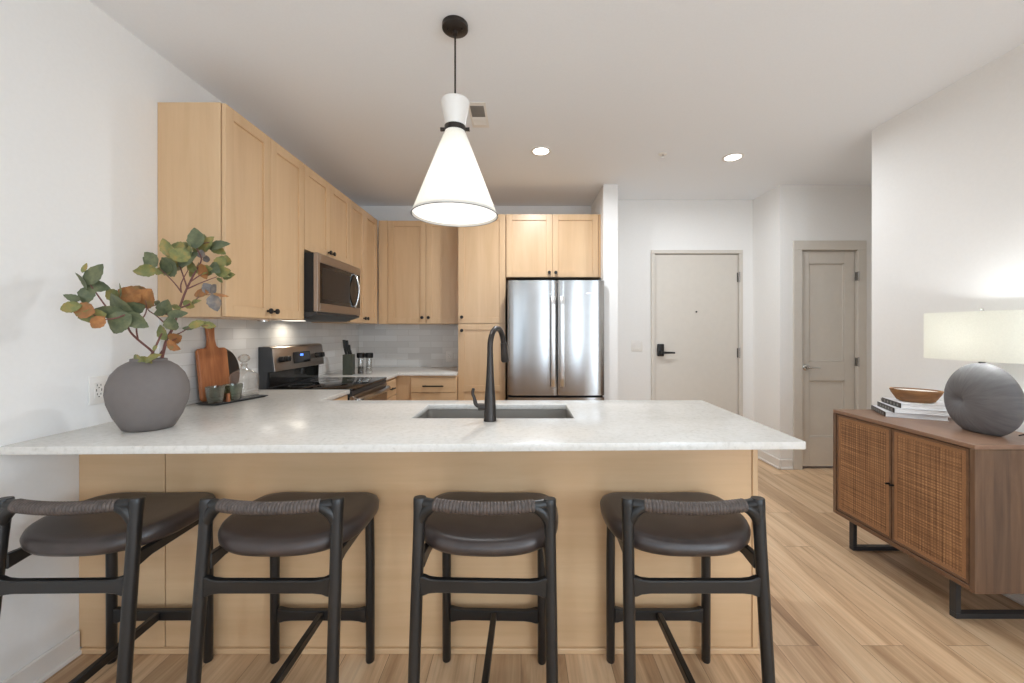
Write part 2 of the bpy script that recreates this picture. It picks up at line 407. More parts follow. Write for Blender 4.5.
w.box(XR, XR + .14, -.75, 2.62, 0, CEIL); w.box(XR, XR + .14, YR - .12, -2.45, 0, CEIL)
w.box(XR, XR + .14, -2.45, -.75, 0, .28); w.box(XR, XR + .14, -2.45, -.75, 2.42, CEIL)
struct(w.build('wall_right', 'wall_paint'), 'white wall on the right behind sideboard and lamp', 'wall')
w = MB(); OPEN = [(-1.62, -.33), (.30, .75), (1.74, 2.11)]
xs = [XL] + [q for o_ in OPEN for q in o_] + [XR]
for k in range(0, len(xs), 2): w.box(xs[k], xs[k + 1], YR - .12, YR, 0, CEIL)
for x0, x1 in OPEN: w.box(x0, x1, YR - .12, YR, 0, .28); w.box(x0, x1, YR - .12, YR, 2.42, CEIL)
struct(w.build('wall_rear', 'wall_paint'), 'living room wall with windows behind the camera', 'wall')
def window(name, x0, x1, z0, z1, rz, loc, label):
    f = MB()
    f.box(x0, x1, .03, .08, z0, z0 + .05, .004); f.box(x0, x1, .03, .08, z1 - .05, z1, .004)
    for xx in (x0, (x0 + x1) / 2 - .03, x1 - .06): f.box(xx, xx + .06, .03, .08, z0 + .05, z1 - .05, .004)
    o = struct(f.build(name, 'trim_paint', loc=loc, rot=(0, 0, rz)), label, 'window')
    MB().box(x0 + .05, x1 - .05, .052, .058, z0 + .04, z1 - .04).build('pane', 'clear_glass', o)
window('window_1', -.645, .645, .28, 2.42, R(180), (-.975, YR, 0), 'wide white framed living room window behind the camera')
window('window_2', -.225, .225, .28, 2.42, R(180), (.525, YR, 0), 'tall narrow white framed window behind the camera')
window('window_3', -.185, .185, .28, 2.42, R(180), (1.925, YR, 0), 'narrowest white framed window behind the camera by the right wall')
window('window_4', -.85, .85, .28, 2.42, R(-90), (XR, -1.6, 0), 'white framed window in the right wall behind the camera')
# baseboards with a shoe moulding
def baseboard(name, label, runs, h=.095):
    b = MB()
    for (x0, y0, x1, y1, nx, ny) in runs:
        for t, z1 in ((.014, h), (.026, .02)):
            xs = sorted((x0, x1)); ys = sorted((y0, y1))
            if nx: xs = sorted((x0, x0 + nx * t))
            else: ys = sorted((y0, y0 + ny * t))
            b.box(xs[0], xs[1], ys[0], ys[1], 0.0005, z1, .004)
    return struct(b.build(name, 'trim_paint'), label, 'baseboard')
baseboard('baseboard_left', 'white baseboard along the left wall under the counter overhang', [(XL, YR, XL, 1.632, 1, 0)])
baseboard('baseboard_hall', 'white baseboard on the short wall beside the entry door', [(XH, YC - .014, XH, YE, -1, 0), (XH, YC, 2.572, YC, 0, -1)])
baseboard('baseboard_entry', 'white baseboard either side of the entry door', [(.932, YE, 1.37, YE, 0, -1), (2.35, YE, 2.444, YE, 0, -1)])
baseboard('baseboard_right', 'white baseboard on the right wall behind the sideboard', [(XR, YR, XR, 2.76, -1, 0)])
baseboard('baseboard_partition', 'white baseboard wrapping the wall end beside the refrigerator', [(.78, 3.79, .918, 3.79, 0, -1), (.918, 3.776, .918, YE, 1, 0)])
# tiled splashbacks
struct(MB().box(XL, XL + .009, 2.0, YB, .9148, 1.3845).build('wall_tile_left', 'tile_left'), 'glossy pale subway tile behind the range', 'tiled wall')
struct(MB().box(XL + .009, -.618, YB - .009, YB, .9148, 1.3845).build('wall_tile_back', 'tile_back'), 'glossy pale subway tile behind the corner worktop', 'tiled wall')

# entry door
d1 = thing('door_1', 'plain greige entry door with black lever lock', 'door', (1.86, YE, 0)); struct(d1)
f = MB()
for sx in (-1, 1):
    f.box(min(sx * .484, sx * .445), max(sx * .484, sx * .445), -.018, .1, .0, 2.13, .003)
f.box(-.484, .484, -.018, .1, 2.13, 2.168, .003)
f.build('door_frame', 'door_paint', d1)
leaf1 = MB().box(-.441, .441, .004, .049, .008, 2.124, .002).build('door_leaf', 'door_paint', d1)
h = MB().box(-.418, -.350, -.026, .003, 1.045, 1.175, .008, 3)
h.build('lock_plate', 'matte_black', d1)
h = MB().cyl((-.384, -.026, 1.085), (-.384, -.06, 1.085), .018).tube([(-.384, -.055, 1.085), (-.34, -.058, 1.085), (-.25, -.055, 1.083)], [.014, .012, .009])
h.build('lever_handle', 'matte_black', d1)
MB().cyl((0.0, .004, 1.515), (0.0, -.003, 1.515), .009).build('peephole', 'bronze_dark', d1)
for z in (.25, 1.08, 1.88):
    MB().cyl((.446, -.022, z - .055), (.446, -.022, z + .055), .006, seg=12).box(.430, .446, -.003, .0035, z - .05, z + .05).build('hinge', 'steel', d1)
MB().box(-.445, .445, -.02, .1, .0005, .007, .002).build('threshold', 'bronze_dark', d1)
# closet door
d2 = thing('door_2', 'narrow greige two panel door with chrome lever', 'door', (2.925, YC, 0)); struct(d2)
f = MB()
for sx in (-1, 1):
    f.box(min(sx * .345, sx * .262), max(sx * .345, sx * .262), -.018, -.0005, 0, 2.08, .003)
    f.box(min(sx * .268, sx * .262), max(sx * .268, sx * .262), -.0005, .1, 0, 2.08)
f.box(-.345, .345, -.018, -.0005, 2.08, 2.168, .003); f.box(-.268, .268, -.0005, .1, 2.078, 2.084)
f.build('door_casing', 'door_paint', d2)
l = MB(); P = [(-.178, .158, 1.02, 1.955), (-.178, .158, .30, .84)]
zs = [.022, .30, .84, 1.02, 1.955, 2.072]
l.box(-.258, -.178, .014, .05, .022, 2.072, .002); l.box(.158, .258, .014, .05, .022, 2.072, .002)
for a, b in ((.022, .30), (.84, 1.02), (1.955, 2.072)): l.box(-.178, .158, .014, .05, a, b)
for x0, x1, z0, z1 in P:
    l.box(x0, x1, .026, .045, z0, z1)
    for e in ((x0, x0 + .012, z0, z1), (x1 - .012, x1, z0, z1), (x0, x1, z0, z0 + .012), (x0, x1, z1 - .012, z1)):
        l.box(e[0], e[1], .020, .03, e[2], e[3], .004)
l.build('door_leaf', 'door_paint', d2)
h = MB().lathe([(0, 0), (.030, 0), (.030, .006), (.022, .012), (.012, .014), (.010, .04), (0, .042)], mat=Matrix.Translation((-.212, .014, .965)) @ Matrix.Rotation(R(90), 4, 'X'))
h.tube([(-.212, -.022, .965), (-.17, -.028, .966), (-.10, -.024, .962)], [.011, .009, .006])
h.build('lever_handle', 'chrome', d2)
for z in (.25, 1.02, 1.83):
    MB().cyl((.263, -.022, z - .045), (.263, -.022, z + .045), .006, seg=12).box(.2585, .2645, -.018, .0135, z - .04, z + .04).build('hinge', 'steel', d2)

# ------------------------------------------------------------------ cabinets
def shaker(parent, x0, x1, z0, z1, y=-0.003, fw=.058, rails=(), name='door', slab=False):
    """front of a cabinet: faces local -y, y is its back plane"""
    m = MB(); t = .020
    if slab: m.box(x0, x1, y - t, y, z0, z1, .0018)
    else:
        m.box(x0, x0 + fw, y - t, y, z0, z1, .0016); m.box(x1 - fw, x1, y - t, y, z0, z1, .0016)
        m.box(x0 + fw, x1 - fw, y - t, y, z0, z0 + fw, .0016); m.box(x0 + fw, x1 - fw, y - t, y, z1 - fw, z1, .0016)
        for r in rails: m.box(x0 + fw, x1 - fw, y - t, y, r - fw / 2, r + fw / 2, .0016)
        m.box(x0 + fw - .006, x1 - fw + .006, y - .0095, y - .002, z0 + fw - .006, z1 - fw + .006)
    return m.build(name, 'maple' if not slab else 'maple_flat', parent)
def knob(parent, x, z, y=-.023):
    MB().lathe([(0, 0), (.007, 0), (.006, .012), (.0155, .018), (.016, .026), (.012, .030), (0, .031)], seg=20,
               mat=Matrix.Translation((x, y + .0005, z)) @ Matrix.Rotation(R(90), 4, 'X')).build('knob', 'matte_black', parent)
def pull(parent, x, z, L=.14, y=-.023):
    m = MB().box(x - L / 2, x + L / 2, y - .034, y - .024, z - .006, z + .006, .002)
    for s in (-1, 1): m.box(x + s * (L / 2 - .02) - .005, x + s * (L / 2 - .02) + .005, y - .026, y + .0005, z - .005, z + .005, .001)
    m.build('handle', 'matte_black', parent)
def carcass(parent, w, d, z0, z1, kick=False):
    m = MB().box(0, w, 0.0005, d, z0, z1, .001)
    if kick: m.box(0.0, w, .06, d, 0.0, z0)
    return m.build('carcass', 'maple', parent)
LR = R(90)      # left wall units face +X
FX = -1.495     # front plane of the left wall cabinet boxes
UZ0, UZ1 = 1.385, 2.453
c = thing('wall_cabinet', 'tall maple two door wall cabinet above the cutting board, nearest on the left wall', 'cabinet', (FX, 1.99, 0), LR)
carcass(c, .728, FX - XL - .001, UZ0, UZ1)
for k in (0, 1):
    d = shaker(c, .003 + k * .3625, .3625 + k * .3625, UZ0 + .003, UZ1 - .003); knob(d, .3625 + (-.03, .03)[k], UZ0 + .045)
c = thing('wall_cabinet', 'short maple two door wall cabinet directly above the microwave', 'cabinet', (FX, 2.72, 0), LR)
carcass(c, .728, FX - XL - .001, 1.866, UZ1)
for k in (0, 1):
    d = shaker(c, .003 + k * .3625, .3625 + k * .3625, 1.869, UZ1 - .003); knob(d, .3625 + (-.03, .03)[k], 1.866 + .045)
c = thing('wall_cabinet', 'maple two door wall cabinet between microwave and the corner', 'cabinet', (FX, 3.45, 0), LR)
carcass(c, .665, FX - XL - .001, UZ0, UZ1)
for k in (0, 1):
    d = shaker(c, .003 + k * .320, .320 + k * .320, UZ0 + .003, UZ1 - .003); knob(d, .320 + (-.03, .03)[k], UZ0 + .045)
MB().box(.646, .664, -.018, .0, UZ0, UZ1, .001).build('filler', 'maple', c)
YU = 4.15
c = thing('wall_cabinet', 'maple two door wall cabinet over the back worktop', 'cabinet', (-1.472, YU, 0))
m = MB().box(0, .855, .0005, YB - YU - .001, UZ0, UZ1, .001); m.build('carcass', 'maple', c)
MB().box(0.0, .095, -.018, .0, UZ0, UZ1, .001).build('filler', 'maple', c)
for k in (0, 1):
    d = shaker(c, (.100, .492)[k], (.489, .853)[k], UZ0 + .003, UZ1 - .003); knob(d, .4905 + (-.035, .03)[k], UZ0 + .065)
YP = 3.92
c = thing('pantry_cabinet', 'tall narrow maple pantry cabinet between worktop and refrigerator', 'cabinet', (-.615, YP, 0))
carcass(c, .465, YB - YP - .001, .10, UZ1, True)
d = shaker(c, .003, .462, 1.388, UZ1 - .003, name='upper_door'); knob(d, .040, 1.447)
d = shaker(c, .003, .462, .105, 1.382, rails=(.75,), name='lower_door'); knob(d, .040, 1.317)
c = thing('wall_cabinet', 'maple two door wall cabinet above the refrigerator', 'cabinet', (-.147, YP, 0))
carcass(c, .926, YB - YP - .001, 1.835, UZ1)
for k in (0, 1):
    d = shaker(c, .004 + k * .450, .452 + k * .450, 1.838, UZ1 - .003); knob(d, .453 + (-.032, .032)[k], 1.88)
MB().box(.908, .926, -.012, .0, 1.835, UZ1, .001).build('filler', 'maple', c)
# base units
FB = -1.205     # front plane of left base boxes
c = thing('base_cabinet', 'maple base cabinet between peninsula and range', 'cabinet', (FB, 2.315, 0), LR)
carcass(c, .417, FB - XL - .001, .10, .884, True)
d = shaker(c, .004, .413, .74, .878, name='drawer', slab=True); pull(d, .21, .81)
d = shaker(c, .004, .413, .105, .735); knob(d, .37, .69)
c = thing('base_cabinet', 'narrow maple drawer base between range and the corner', 'cabinet', (FB, 3.452, 0), LR)
carcass(c, .385, FB - XL - .001, .10, .884, True)
for z0, z1 in ((.715, .862), (.42, .71), (.105, .415)):
    d = shaker(c, .004, .340, z0, z1, name='drawer', slab=True); pull(d, .172, (z0 + z1) / 2 + (.0 if z1 > .8 else .1), .11)
YBB = 3.86
c = thing('base_cabinet', 'maple drawer base under the back worktop', 'cabinet', (-1.203, YBB, 0))
carcass(c, .586, YB - YBB - .001, .10, .884, True)
MB().box(.0, .137, -.004, .0, .10, .884, .001).build('filler', 'maple', c)
for z0, z1 in ((.722, .862), (.42, .717), (.105, .415)):
    d = shaker(c, .143, .583, z0, z1, name='drawer', slab=True); pull(d, .363, (z0 + z1) / 2 - .006, .20)
# peninsula base: hollow box so the sink hangs inside it
YPF = 1.638
c = thing('peninsula_cabinet', 'long maple panelled peninsula base behind the four stools', 'cabinet', (0, YPF, 0))
m = MB().box(-1.455, .945, 0, .02, .022, .884, .001); m.build('back_panel', 'maple_flat', c)
MB().box(XL + .001, -1.4585, -.0015, .02, .022, .884, .001).build('filler_panel', 'maple_flat', c)
MB().box(.9452, .967, -.006, .02, .022, .884, .0015).build('corner_post', 'maple', c)
MB().box(.9455, .967, .02, .63, .10, .884, .001).build('end_panel', 'maple', c)
MB().box(XL + .016, .972, -.014, 0.02, .0005, .0225, .003).build('base_trim', 'maple_flat', c)
m = MB().box(XL + .001, .944, .021, .61, .10, .118).box(XL + .001, .944, .055, .56, 0, .10)
m.build('bottom_panel', 'maple_flat', c)
MB().box(-1.20, .9445, .612, .630, .10, .884, .001).build('face_frame', 'maple', c)
for k in range(5):
    x0 = -1.19 + k * .426
    m = MB(); m.box(x0, x0 + .422, .631, .65, .105, .878, .0016); dd = m.build('door', 'maple', c)
    MB().cyl((x0 + .38, .649, .83), (x0 + .38, .678, .83), .012).build('knob', 'matte_black', dd)
# worktops
SX0, SX1, SY0, SY1 = -.505, .245, 1.838, 2.185
def warp(x, y):
    if y < 1.5: y = 1.385 + (x + 1.81) * (.066 / 2.84)
    if x > .9: x = 1.034 + (y - 1.45) * .016
    return x, y
o = MB().cells([XL + .0005, -1.168, SX0, SX1, 1.03], [1.43, SY0, SY1, 2.312, 2.733],
               [(i, j) for i in range(4) for j in range(3) if not (i == 2 and j == 1)] + [(0, 3)], .885, .914, warp).build('countertop', 'quartz')
tag(o, 'large pale quartz peninsula worktop holding sink, faucet and vase', 'countertop')
o = MB().cells([XL + .0005, -1.168, -.6165], [3.449, 3.818, YB - .0005], [(0, 0), (0, 1), (1, 1)], .885, .914).build('countertop', 'quartz')
tag(o, 'pale quartz corner worktop beyond the range holding the knife block', 'countertop')

# ------------------------------------------------------------------ sink and faucet
s = thing('sink', 'undermount stainless steel sink in the peninsula', 'sink', ((SX0 + SX1) / 2, (SY0 + SY1) / 2, .66))
a, b = (SX1 - SX0) / 2 + .006, (SY1 - SY0) / 2 + .006
m = MB(); H = .224
m.box(-a, a, -b, b, -.004, 0); m.box(-a - .003, -a, -b, b, 0, H); m.box(a, a + .003, -b, b, 0, H)
m.box(-a, a, -b - .003, -b, 0, H); m.box(-a, a, b, b + .003, 0, H)
for sx in (-1, 1):
    for sy in (-1, 1):
        r = .03; pts = [(sx * a, sy * b)] + [(sx * (a - r + r * math.cos(t)), sy * (b - r + r * math.sin(t))) for t in (R(90) * k / 6 for k in range(7))]
        m.prism(pts, 2, 0, H)
m.build('basin', 'steel_sink', s, smooth=30)
MB().lathe([(0, .003), (.03, .003), (.045, .005), (.055, .002), (.055, 0), (0, 0)], (0, .06, 0)).build('drain', 'chrome', s)
fz = .9145
f = thing('faucet', 'black gooseneck pull-down faucet in front of the sink', 'faucet', (-.138, 1.785, fz))
MB().lathe([(0, 0), (.029, 0), (.029, .006), (.027, .012), (.0265, .06), (.0235, .11), (.0175, .19), (.0145, .26), (.0135, .30)], seg=28).build('column', 'bronze_dark', f)
dx, dy = .30, .954
arc = [(0, 0, .295)]
for k in range(15):
    an = R(180 - k * 12.2); rr = .088
    arc.append((dx * (rr + rr * math.cos(an)), dy * (rr + rr * math.cos(an)), .325 + .088 * math.sin(an)))
e = Vector(arc[-1])
MB().tube(arc, [.0128] * len(arc), 16).build('spout', 'bronze_dark', f)
dv = (Vector(arc[-1]) - Vector(arc[-2])).normalized()
MB().tube([e - dv * .004, e + dv * .012, e + dv * .03, e + dv * .085, e + dv * .092], [.0145, .0155, .0165, .0205, .018], 20).build('spray_head', 'bronze_dark', f)
m = MB().cyl((-.018, 0, .062), (-.052, 0, .062), .0155, .0165).tube(smooth_path([(-.05, 0, .064), (-.064, .0, .075), (-.070, .0, .10), (-.078, .0, .122), (-.074, .0, .145)]), [.0135] + [.009] * 10 + [.007] * 13 + [.005], 12)
m.build('lever', 'bronze_dark', f)

# ------------------------------------------------------------------ range, microwave, refrigerator
r = thing('range', 'stainless electric range with black glass cooktop on the left wall', 'stove', (XL + .011, 2.737, 0))
RW = .708   # runs along +Y; depth along +X
D0 = .62
MB().box(.0, D0, .001, RW, .02, .900, .003).build('body', 'black_rubber', r)
MB().box(.05, D0 + .024, 0.002, RW - .001, .9005, .917, .004, 2).build('cooktop', 'black_gloss', r)
for bx, by, br_ in ((.20, .18, .085), (.20, .53, .105), (.46, .18, .105), (.46, .53, .075)):
    MB().lathe([(br_ - .002, 0), (br_, 0), (br_, .0004), (br_ - .002, .0004), (br_ - .002, 0)], (bx, by, .917), 40).build('burner_ring', 'vent_gray', r)
m = MB().prism([(.0, .90), (.055, .90), (.062, 1.03), (.105, 1.03), (.088, 1.192), (.07, 1.203), (.0, 1.203)], 1, .001, .014, .002)
m.prism([(.0, .90), (.055, .90), (.062, 1.03), (.105, 1.03), (.088, 1.192), (.07, 1.203), (.0, 1.203)], 1, RW - .015, RW - .002, .002)
m.box(0, .06, .014, RW - .015, .90, 1.19); m.build('backguard_side', 'black_metal', r)
MB().prism([(.055, 1.03), (.108, 1.032), (.091, 1.194), (.072, 1.206), (.02, 1.206), (.02, 1.19), (.055, 1.18)], 1, .012, RW - .012, .002).build('control_panel', 'steel_warm', r)
MB().box(.055, .066, .02, RW - .02, .925, 1.025, .002).build('glass_strip', 'black_gloss', r)
TL = Matrix.Translation((.1, 0, 1.112)) @ Matrix.Rotation(R(90 - 6), 4, 'Y')
for y in (.085, .15, .58, .645):
    MB().lathe([(0, 0), (.021, 0), (.020, .028), (.016, .033), (0, .033)], seg=20, mat=Matrix.Translation((0, y, 0)) @ TL).box(-.018, .018, y - .004, y + .004, .03, .038, mat=TL).build('control_knob', 'matte_black', r)
MB().box(-.042, .042, .25, .48, .0, .006, .002, mat=TL).build('display', 'black_gloss', r)
MB().box(-.026, -.010, .335, .375, .006, .0068, mat=TL).build('clock_digits', 'blue_display', r)
o = MB().box(D0 + .001, D0 + .03, .006, RW - .006, .18, .865, .005).build('oven_door', 'steel_warm', r)
MB().box(D0 + .0302, D0 + .032, .10, RW - .10, .32, .70, .002).build('door_glass', 'black_gloss', o)
MB().tube(smooth_path([(D0 + .03, .05, .83), (D0 + .06, .06, .832), (D0 + .085, .354, .835), (D0 + .06, .65, .832), (D0 + .03, .66, .83)], 8), .013, 12, squash=1.4).build('handle', 'steel', o)
MB().box(D0 + .001, D0 + .028, .006, RW - .006, .03, .17, .005).build('storage_drawer', 'steel_warm', r)
MB().box(D0 + .0005, D0 + .022, .004, RW - .004, .868, .899, .003).build('vent_trim', 'black_metal', r)

m_ = thing('microwave', 'stainless over the range microwave with dark glass door', 'microwave', (XL + .001, 2.722, 1.432))
MW = .726; MD = .395
MB().box(0, MD, 0, MW, .012, .418, .003).build('body', 'black_rubber', m_)
MB().prism([(.0, -.040), (MD - .09, -.040), (MD + .022, -.004), (MD + .022, .0118), (.0, .0118)], 1, .004, MW - .004, .002).build('vent_base', 'black_metal', m_)
MB().box(.06, .16, .20, .34, -.044, -.0395, .001).build('hood_lens', 'puck_lens', m_)
lamp('hood_beam', 'AREA', (XL + .13, 3.02, 1.380), .8, (1.0, .90, .74), .10, spread=R(170))
o = MB()
o.box(MD + .0005, MD + .030, 0, .035, .014, .418, .003); o.box(MD + .0005, MD + .030, .035, MW, .355, .418, .003)
o.box(MD + .0005, MD + .030, .035, MW, .014, .075, .003); o.box(MD + .0005, MD + .026, .035, MW, .075, .355)
o = o.build('door', 'steel_warm', m_)
MB().box(MD + .026, MD + .0275, .036, MW - .002, .0755, .3545).build('window_glass', 'black_gloss', o)
MB().box(MD + .0276, MD + .0282, .07, .52, .105, .325).build('viewing_screen', 'dark_glass' if 'dark_glass' in M else 'bronze_dark', o)
MB().tube(smooth_path([(MD + .027, .60, .345), (MD + .045, .60, .335), (MD + .07, .60, .215), (MD + .045, .60, .095), (MD + .027, .60, .085)], 8), .0095, 12).build('handle', 'chrome', o)

F = thing('refrigerator', 'stainless french door refrigerator between pantry and wall end', 'refrigerator', (.325, 3.70, 0))
MB().box(-.448, .443, .062, .73, .03, 1.765, .004).build('body', 'black_rubber', F)
def fridge_door(x0, x1, z0, z1, name):
    n = 24; cx = 0.0; pts = []
    for k in range(n + 1):
        x = x0 + (x1 - x0) * k / n; u = (x - cx) / .45
        y = .014 * u * u + .010 * (abs(2 * k / n - 1) ** 10)
        pts.append((x, y))
    pts += [(x1, .058), (x0, .058)]
    return MB().prism(pts, 2, z0, z1, 0).build(name, 'steel', F, smooth=40)
L_ = fridge_door(-.450, .0075, .715, 1.782, 'left_door'); R_ = fridge_door(.0145, .450, .715, 1.782, 'right_door')
Z_ = fridge_door(-.450, .450, .06, .695, 'freezer_drawer')
for s_, par in ((-1, L_), (1, R_)):
    x = .011 + s_ * .042
    m = MB().prism([(-.030, .80), (-.044, .86), (-.048, 1.21), (-.044, 1.57), (-.030, 1.63), (-.040, 1.63), (-.058, 1.56), (-.063, 1.21), (-.058, .87), (-.040, .80)], 0, x - .019, x + .019, .004, 2)
    for zz_ in (.82, 1.61): m.box(x - .012, x + .012, -.036, .006, zz_ - .016, zz_ + .016, .003)
    m.build('handle', 'steel_handle', par)
MB().tube(smooth_path([(-.36, .008, .62), (-.355, -.03, .62), (0, -.055, .62), (.355, -.03, .62), (.36, .008, .62)], 6), .0125, 14).build('handle', 'steel', Z_)
MB().box(.275, .335, .0, .0085, 1.655, 1.668, .001).build('badge', 'chrome', R_)
MB().box(-.075, -.045, -.002, .003, 1.652, 1.660, .001).build('badge', 'chrome', L_)
for s_ in (-.40, .395): MB().box(s_ - .035, s_ + .035, .05, .12, 1.7655, 1.79, .004).build('hinge_cover', 'black_metal', F)
MB().box(-.43, .425, .04, .10, .0, .055, .003).build('base_grille', 'black_metal', F)
for s_ in (-.36, .36): MB().cyl((s_, .6, 0), (s_, .6, .031), .02).build('foot', 'black_rubber', F)

# ------------------------------------------------------------------ pendant and ceiling fittings
PX, PY = -.298, 1.81
p = thing('pendant_lamp', 'white hourglass pendant lamp with dark band over the peninsula', 'pendant lamp', (PX, PY, 1.835))
TOP = CEIL - 1.835
MB().lathe([(0, TOP - .0005), (.058, TOP - .0005), (.058, TOP - .02), (.05, TOP - .026), (.012, TOP - .030), (.010, TOP - .045), (0, TOP - .045)], seg=36).build('ceiling_canopy', 'bronze_dark', p)
for s_ in (-1, 1): MB().lathe([(0, 0), (.005, 0), (.005, -.008), (0, -.010)], (s_ * .033, -.012, TOP - .024), 12).build('canopy_screw', 'bronze_dark', p)
MB().cyl((0, 0, .518), (0, 0, TOP - .04), .0042, seg=10).build('cord', 'bronze_dark', p)
MB().lathe([(.044, .385), (.1935, 0), (.1915, 0), (.042, .385)], seg=56).build('lower_shade', 'pendant_linen', p)
MB().lathe([(0, .519), (.062, .519), (.065, .515), (.058, .475), (.050, .440), (.043, .400), (.041, .400), (.048, .440), (.055, .475), (.060, .508), (0, .512)], seg=40).build('upper_shade', 'white_plastic', p)
MB().lathe([(.1942, .0), (.1942, .0022), (.1908, .0022), (.1908, 0), (.1942, 0)], seg=56).build('rim', 'vent_gray', p)
m = MB().lathe([(.0405, .380), (.0475, .380), (.0475, .404), (.0405, .404), (.0405, .380)], seg=36)
m.build('band', 'bronze_dark', p)
for s_ in (-1, 1): MB().cyl((s_ * .045, 0, .392), (s_ * .066, 0, .392), .008, .009, 14).build('band_screw', 'bronze_dark', p)
MB().lathe([(0, .012), (.186, .012), (.186, .015), (0, .015)], seg=48).build('diffuser', 'lit_diffuser', p)
lamp('pendant_bulb', 'POINT', (PX, PY, 1.99), 1.7, NEUT, .045)
lamp('pendant_downlight', 'AREA', (PX, PY, 1.832), 1.6, NEUT, .34, spread=R(150))

def downlight(x, y, label, power):
    d = thing('downlight', label, 'ceiling light', (x, y, CEIL))
    MB().lathe([(.058, -.0005), (.080, -.0005), (.080, -.004), (.074, -.007), (.060, -.005), (.058, -.0005)], seg=40).build('trim_ring', 'white_plastic', d)
    MB().lathe([(0, -.0010), (.0585, -.0010), (.0585, -.0035), (0, -.0045)], seg=40).build('lens', 'lit_lens', d)
    lamp('downlight_beam', 'AREA', (x, y, CEIL - .012), power, NEUT, .11, spread=R(174))
downlight(.154, 3.08, 'round recessed downlight in the ceiling in front of the pantry', 23)
downlight(1.69, 3.19, 'round recessed downlight in the ceiling in front of the entry door', 12)
downlight(.2, .1, 'round recessed downlight in the living room ceiling above the camera', 4)
downlight(1.5, -.9, 'round recessed downlight in the living room ceiling behind the camera', 8)
s = thing('sprinkler', 'tiny white sprinkler head on the ceiling between the two downlights', 'sprinkler', (1.11, 3.13, CEIL))
MB().lathe([(0, -.0005), (.034, -.0005), (.030, -.006), (0, -.008)], seg=28).build('escutcheon', 'white_plastic', s)
MB().cyl((0, 0, -.007), (0, 0, -.024), .007, .005, 10).lathe([(0, -.024), (.013, -.024), (.013, -.026), (0, -.026)], seg=16).build('deflector', 'chrome', s)
v = thing('ceiling_vent', 'small rectangular ceiling vent behind the pendant lamp', 'vent', (-.272, 2.57, CEIL))
m = MB().box(-.056, .056, -.15, .15, -.004, -.0005, .001)
m.build('frame', 'white_plastic', v)
MB().box(-.042, .042, -.115, .01, -.006, -.0041).build('grille', 'vent_gray', v)
for k in range(6): MB().box(-.042, .042, .022 + k * .016, .034 + k * .016, -.008, -.0041, .001).build('louver', 'white_plastic', v)
u = thing('puck_light', 'small round light under the nearest wall cabinet', 'cabinet light', (-1.66, 2.58, UZ0))
MB().lathe([(.026, -.0005), (.034, -.0005), (.034, -.010), (.026, -.010), (.026, -.0005)], seg=28).build('ring', 'chrome', u)
MB().lathe([(0, -.001), (.0265, -.001), (.0265, -.007), (0, -.009)], seg=28).build('lens', 'puck_lens', u)
lamp('puck_beam', 'AREA', (-1.66, 2.58, UZ0 - .014), .25, WARM, .05, spread=R(160))

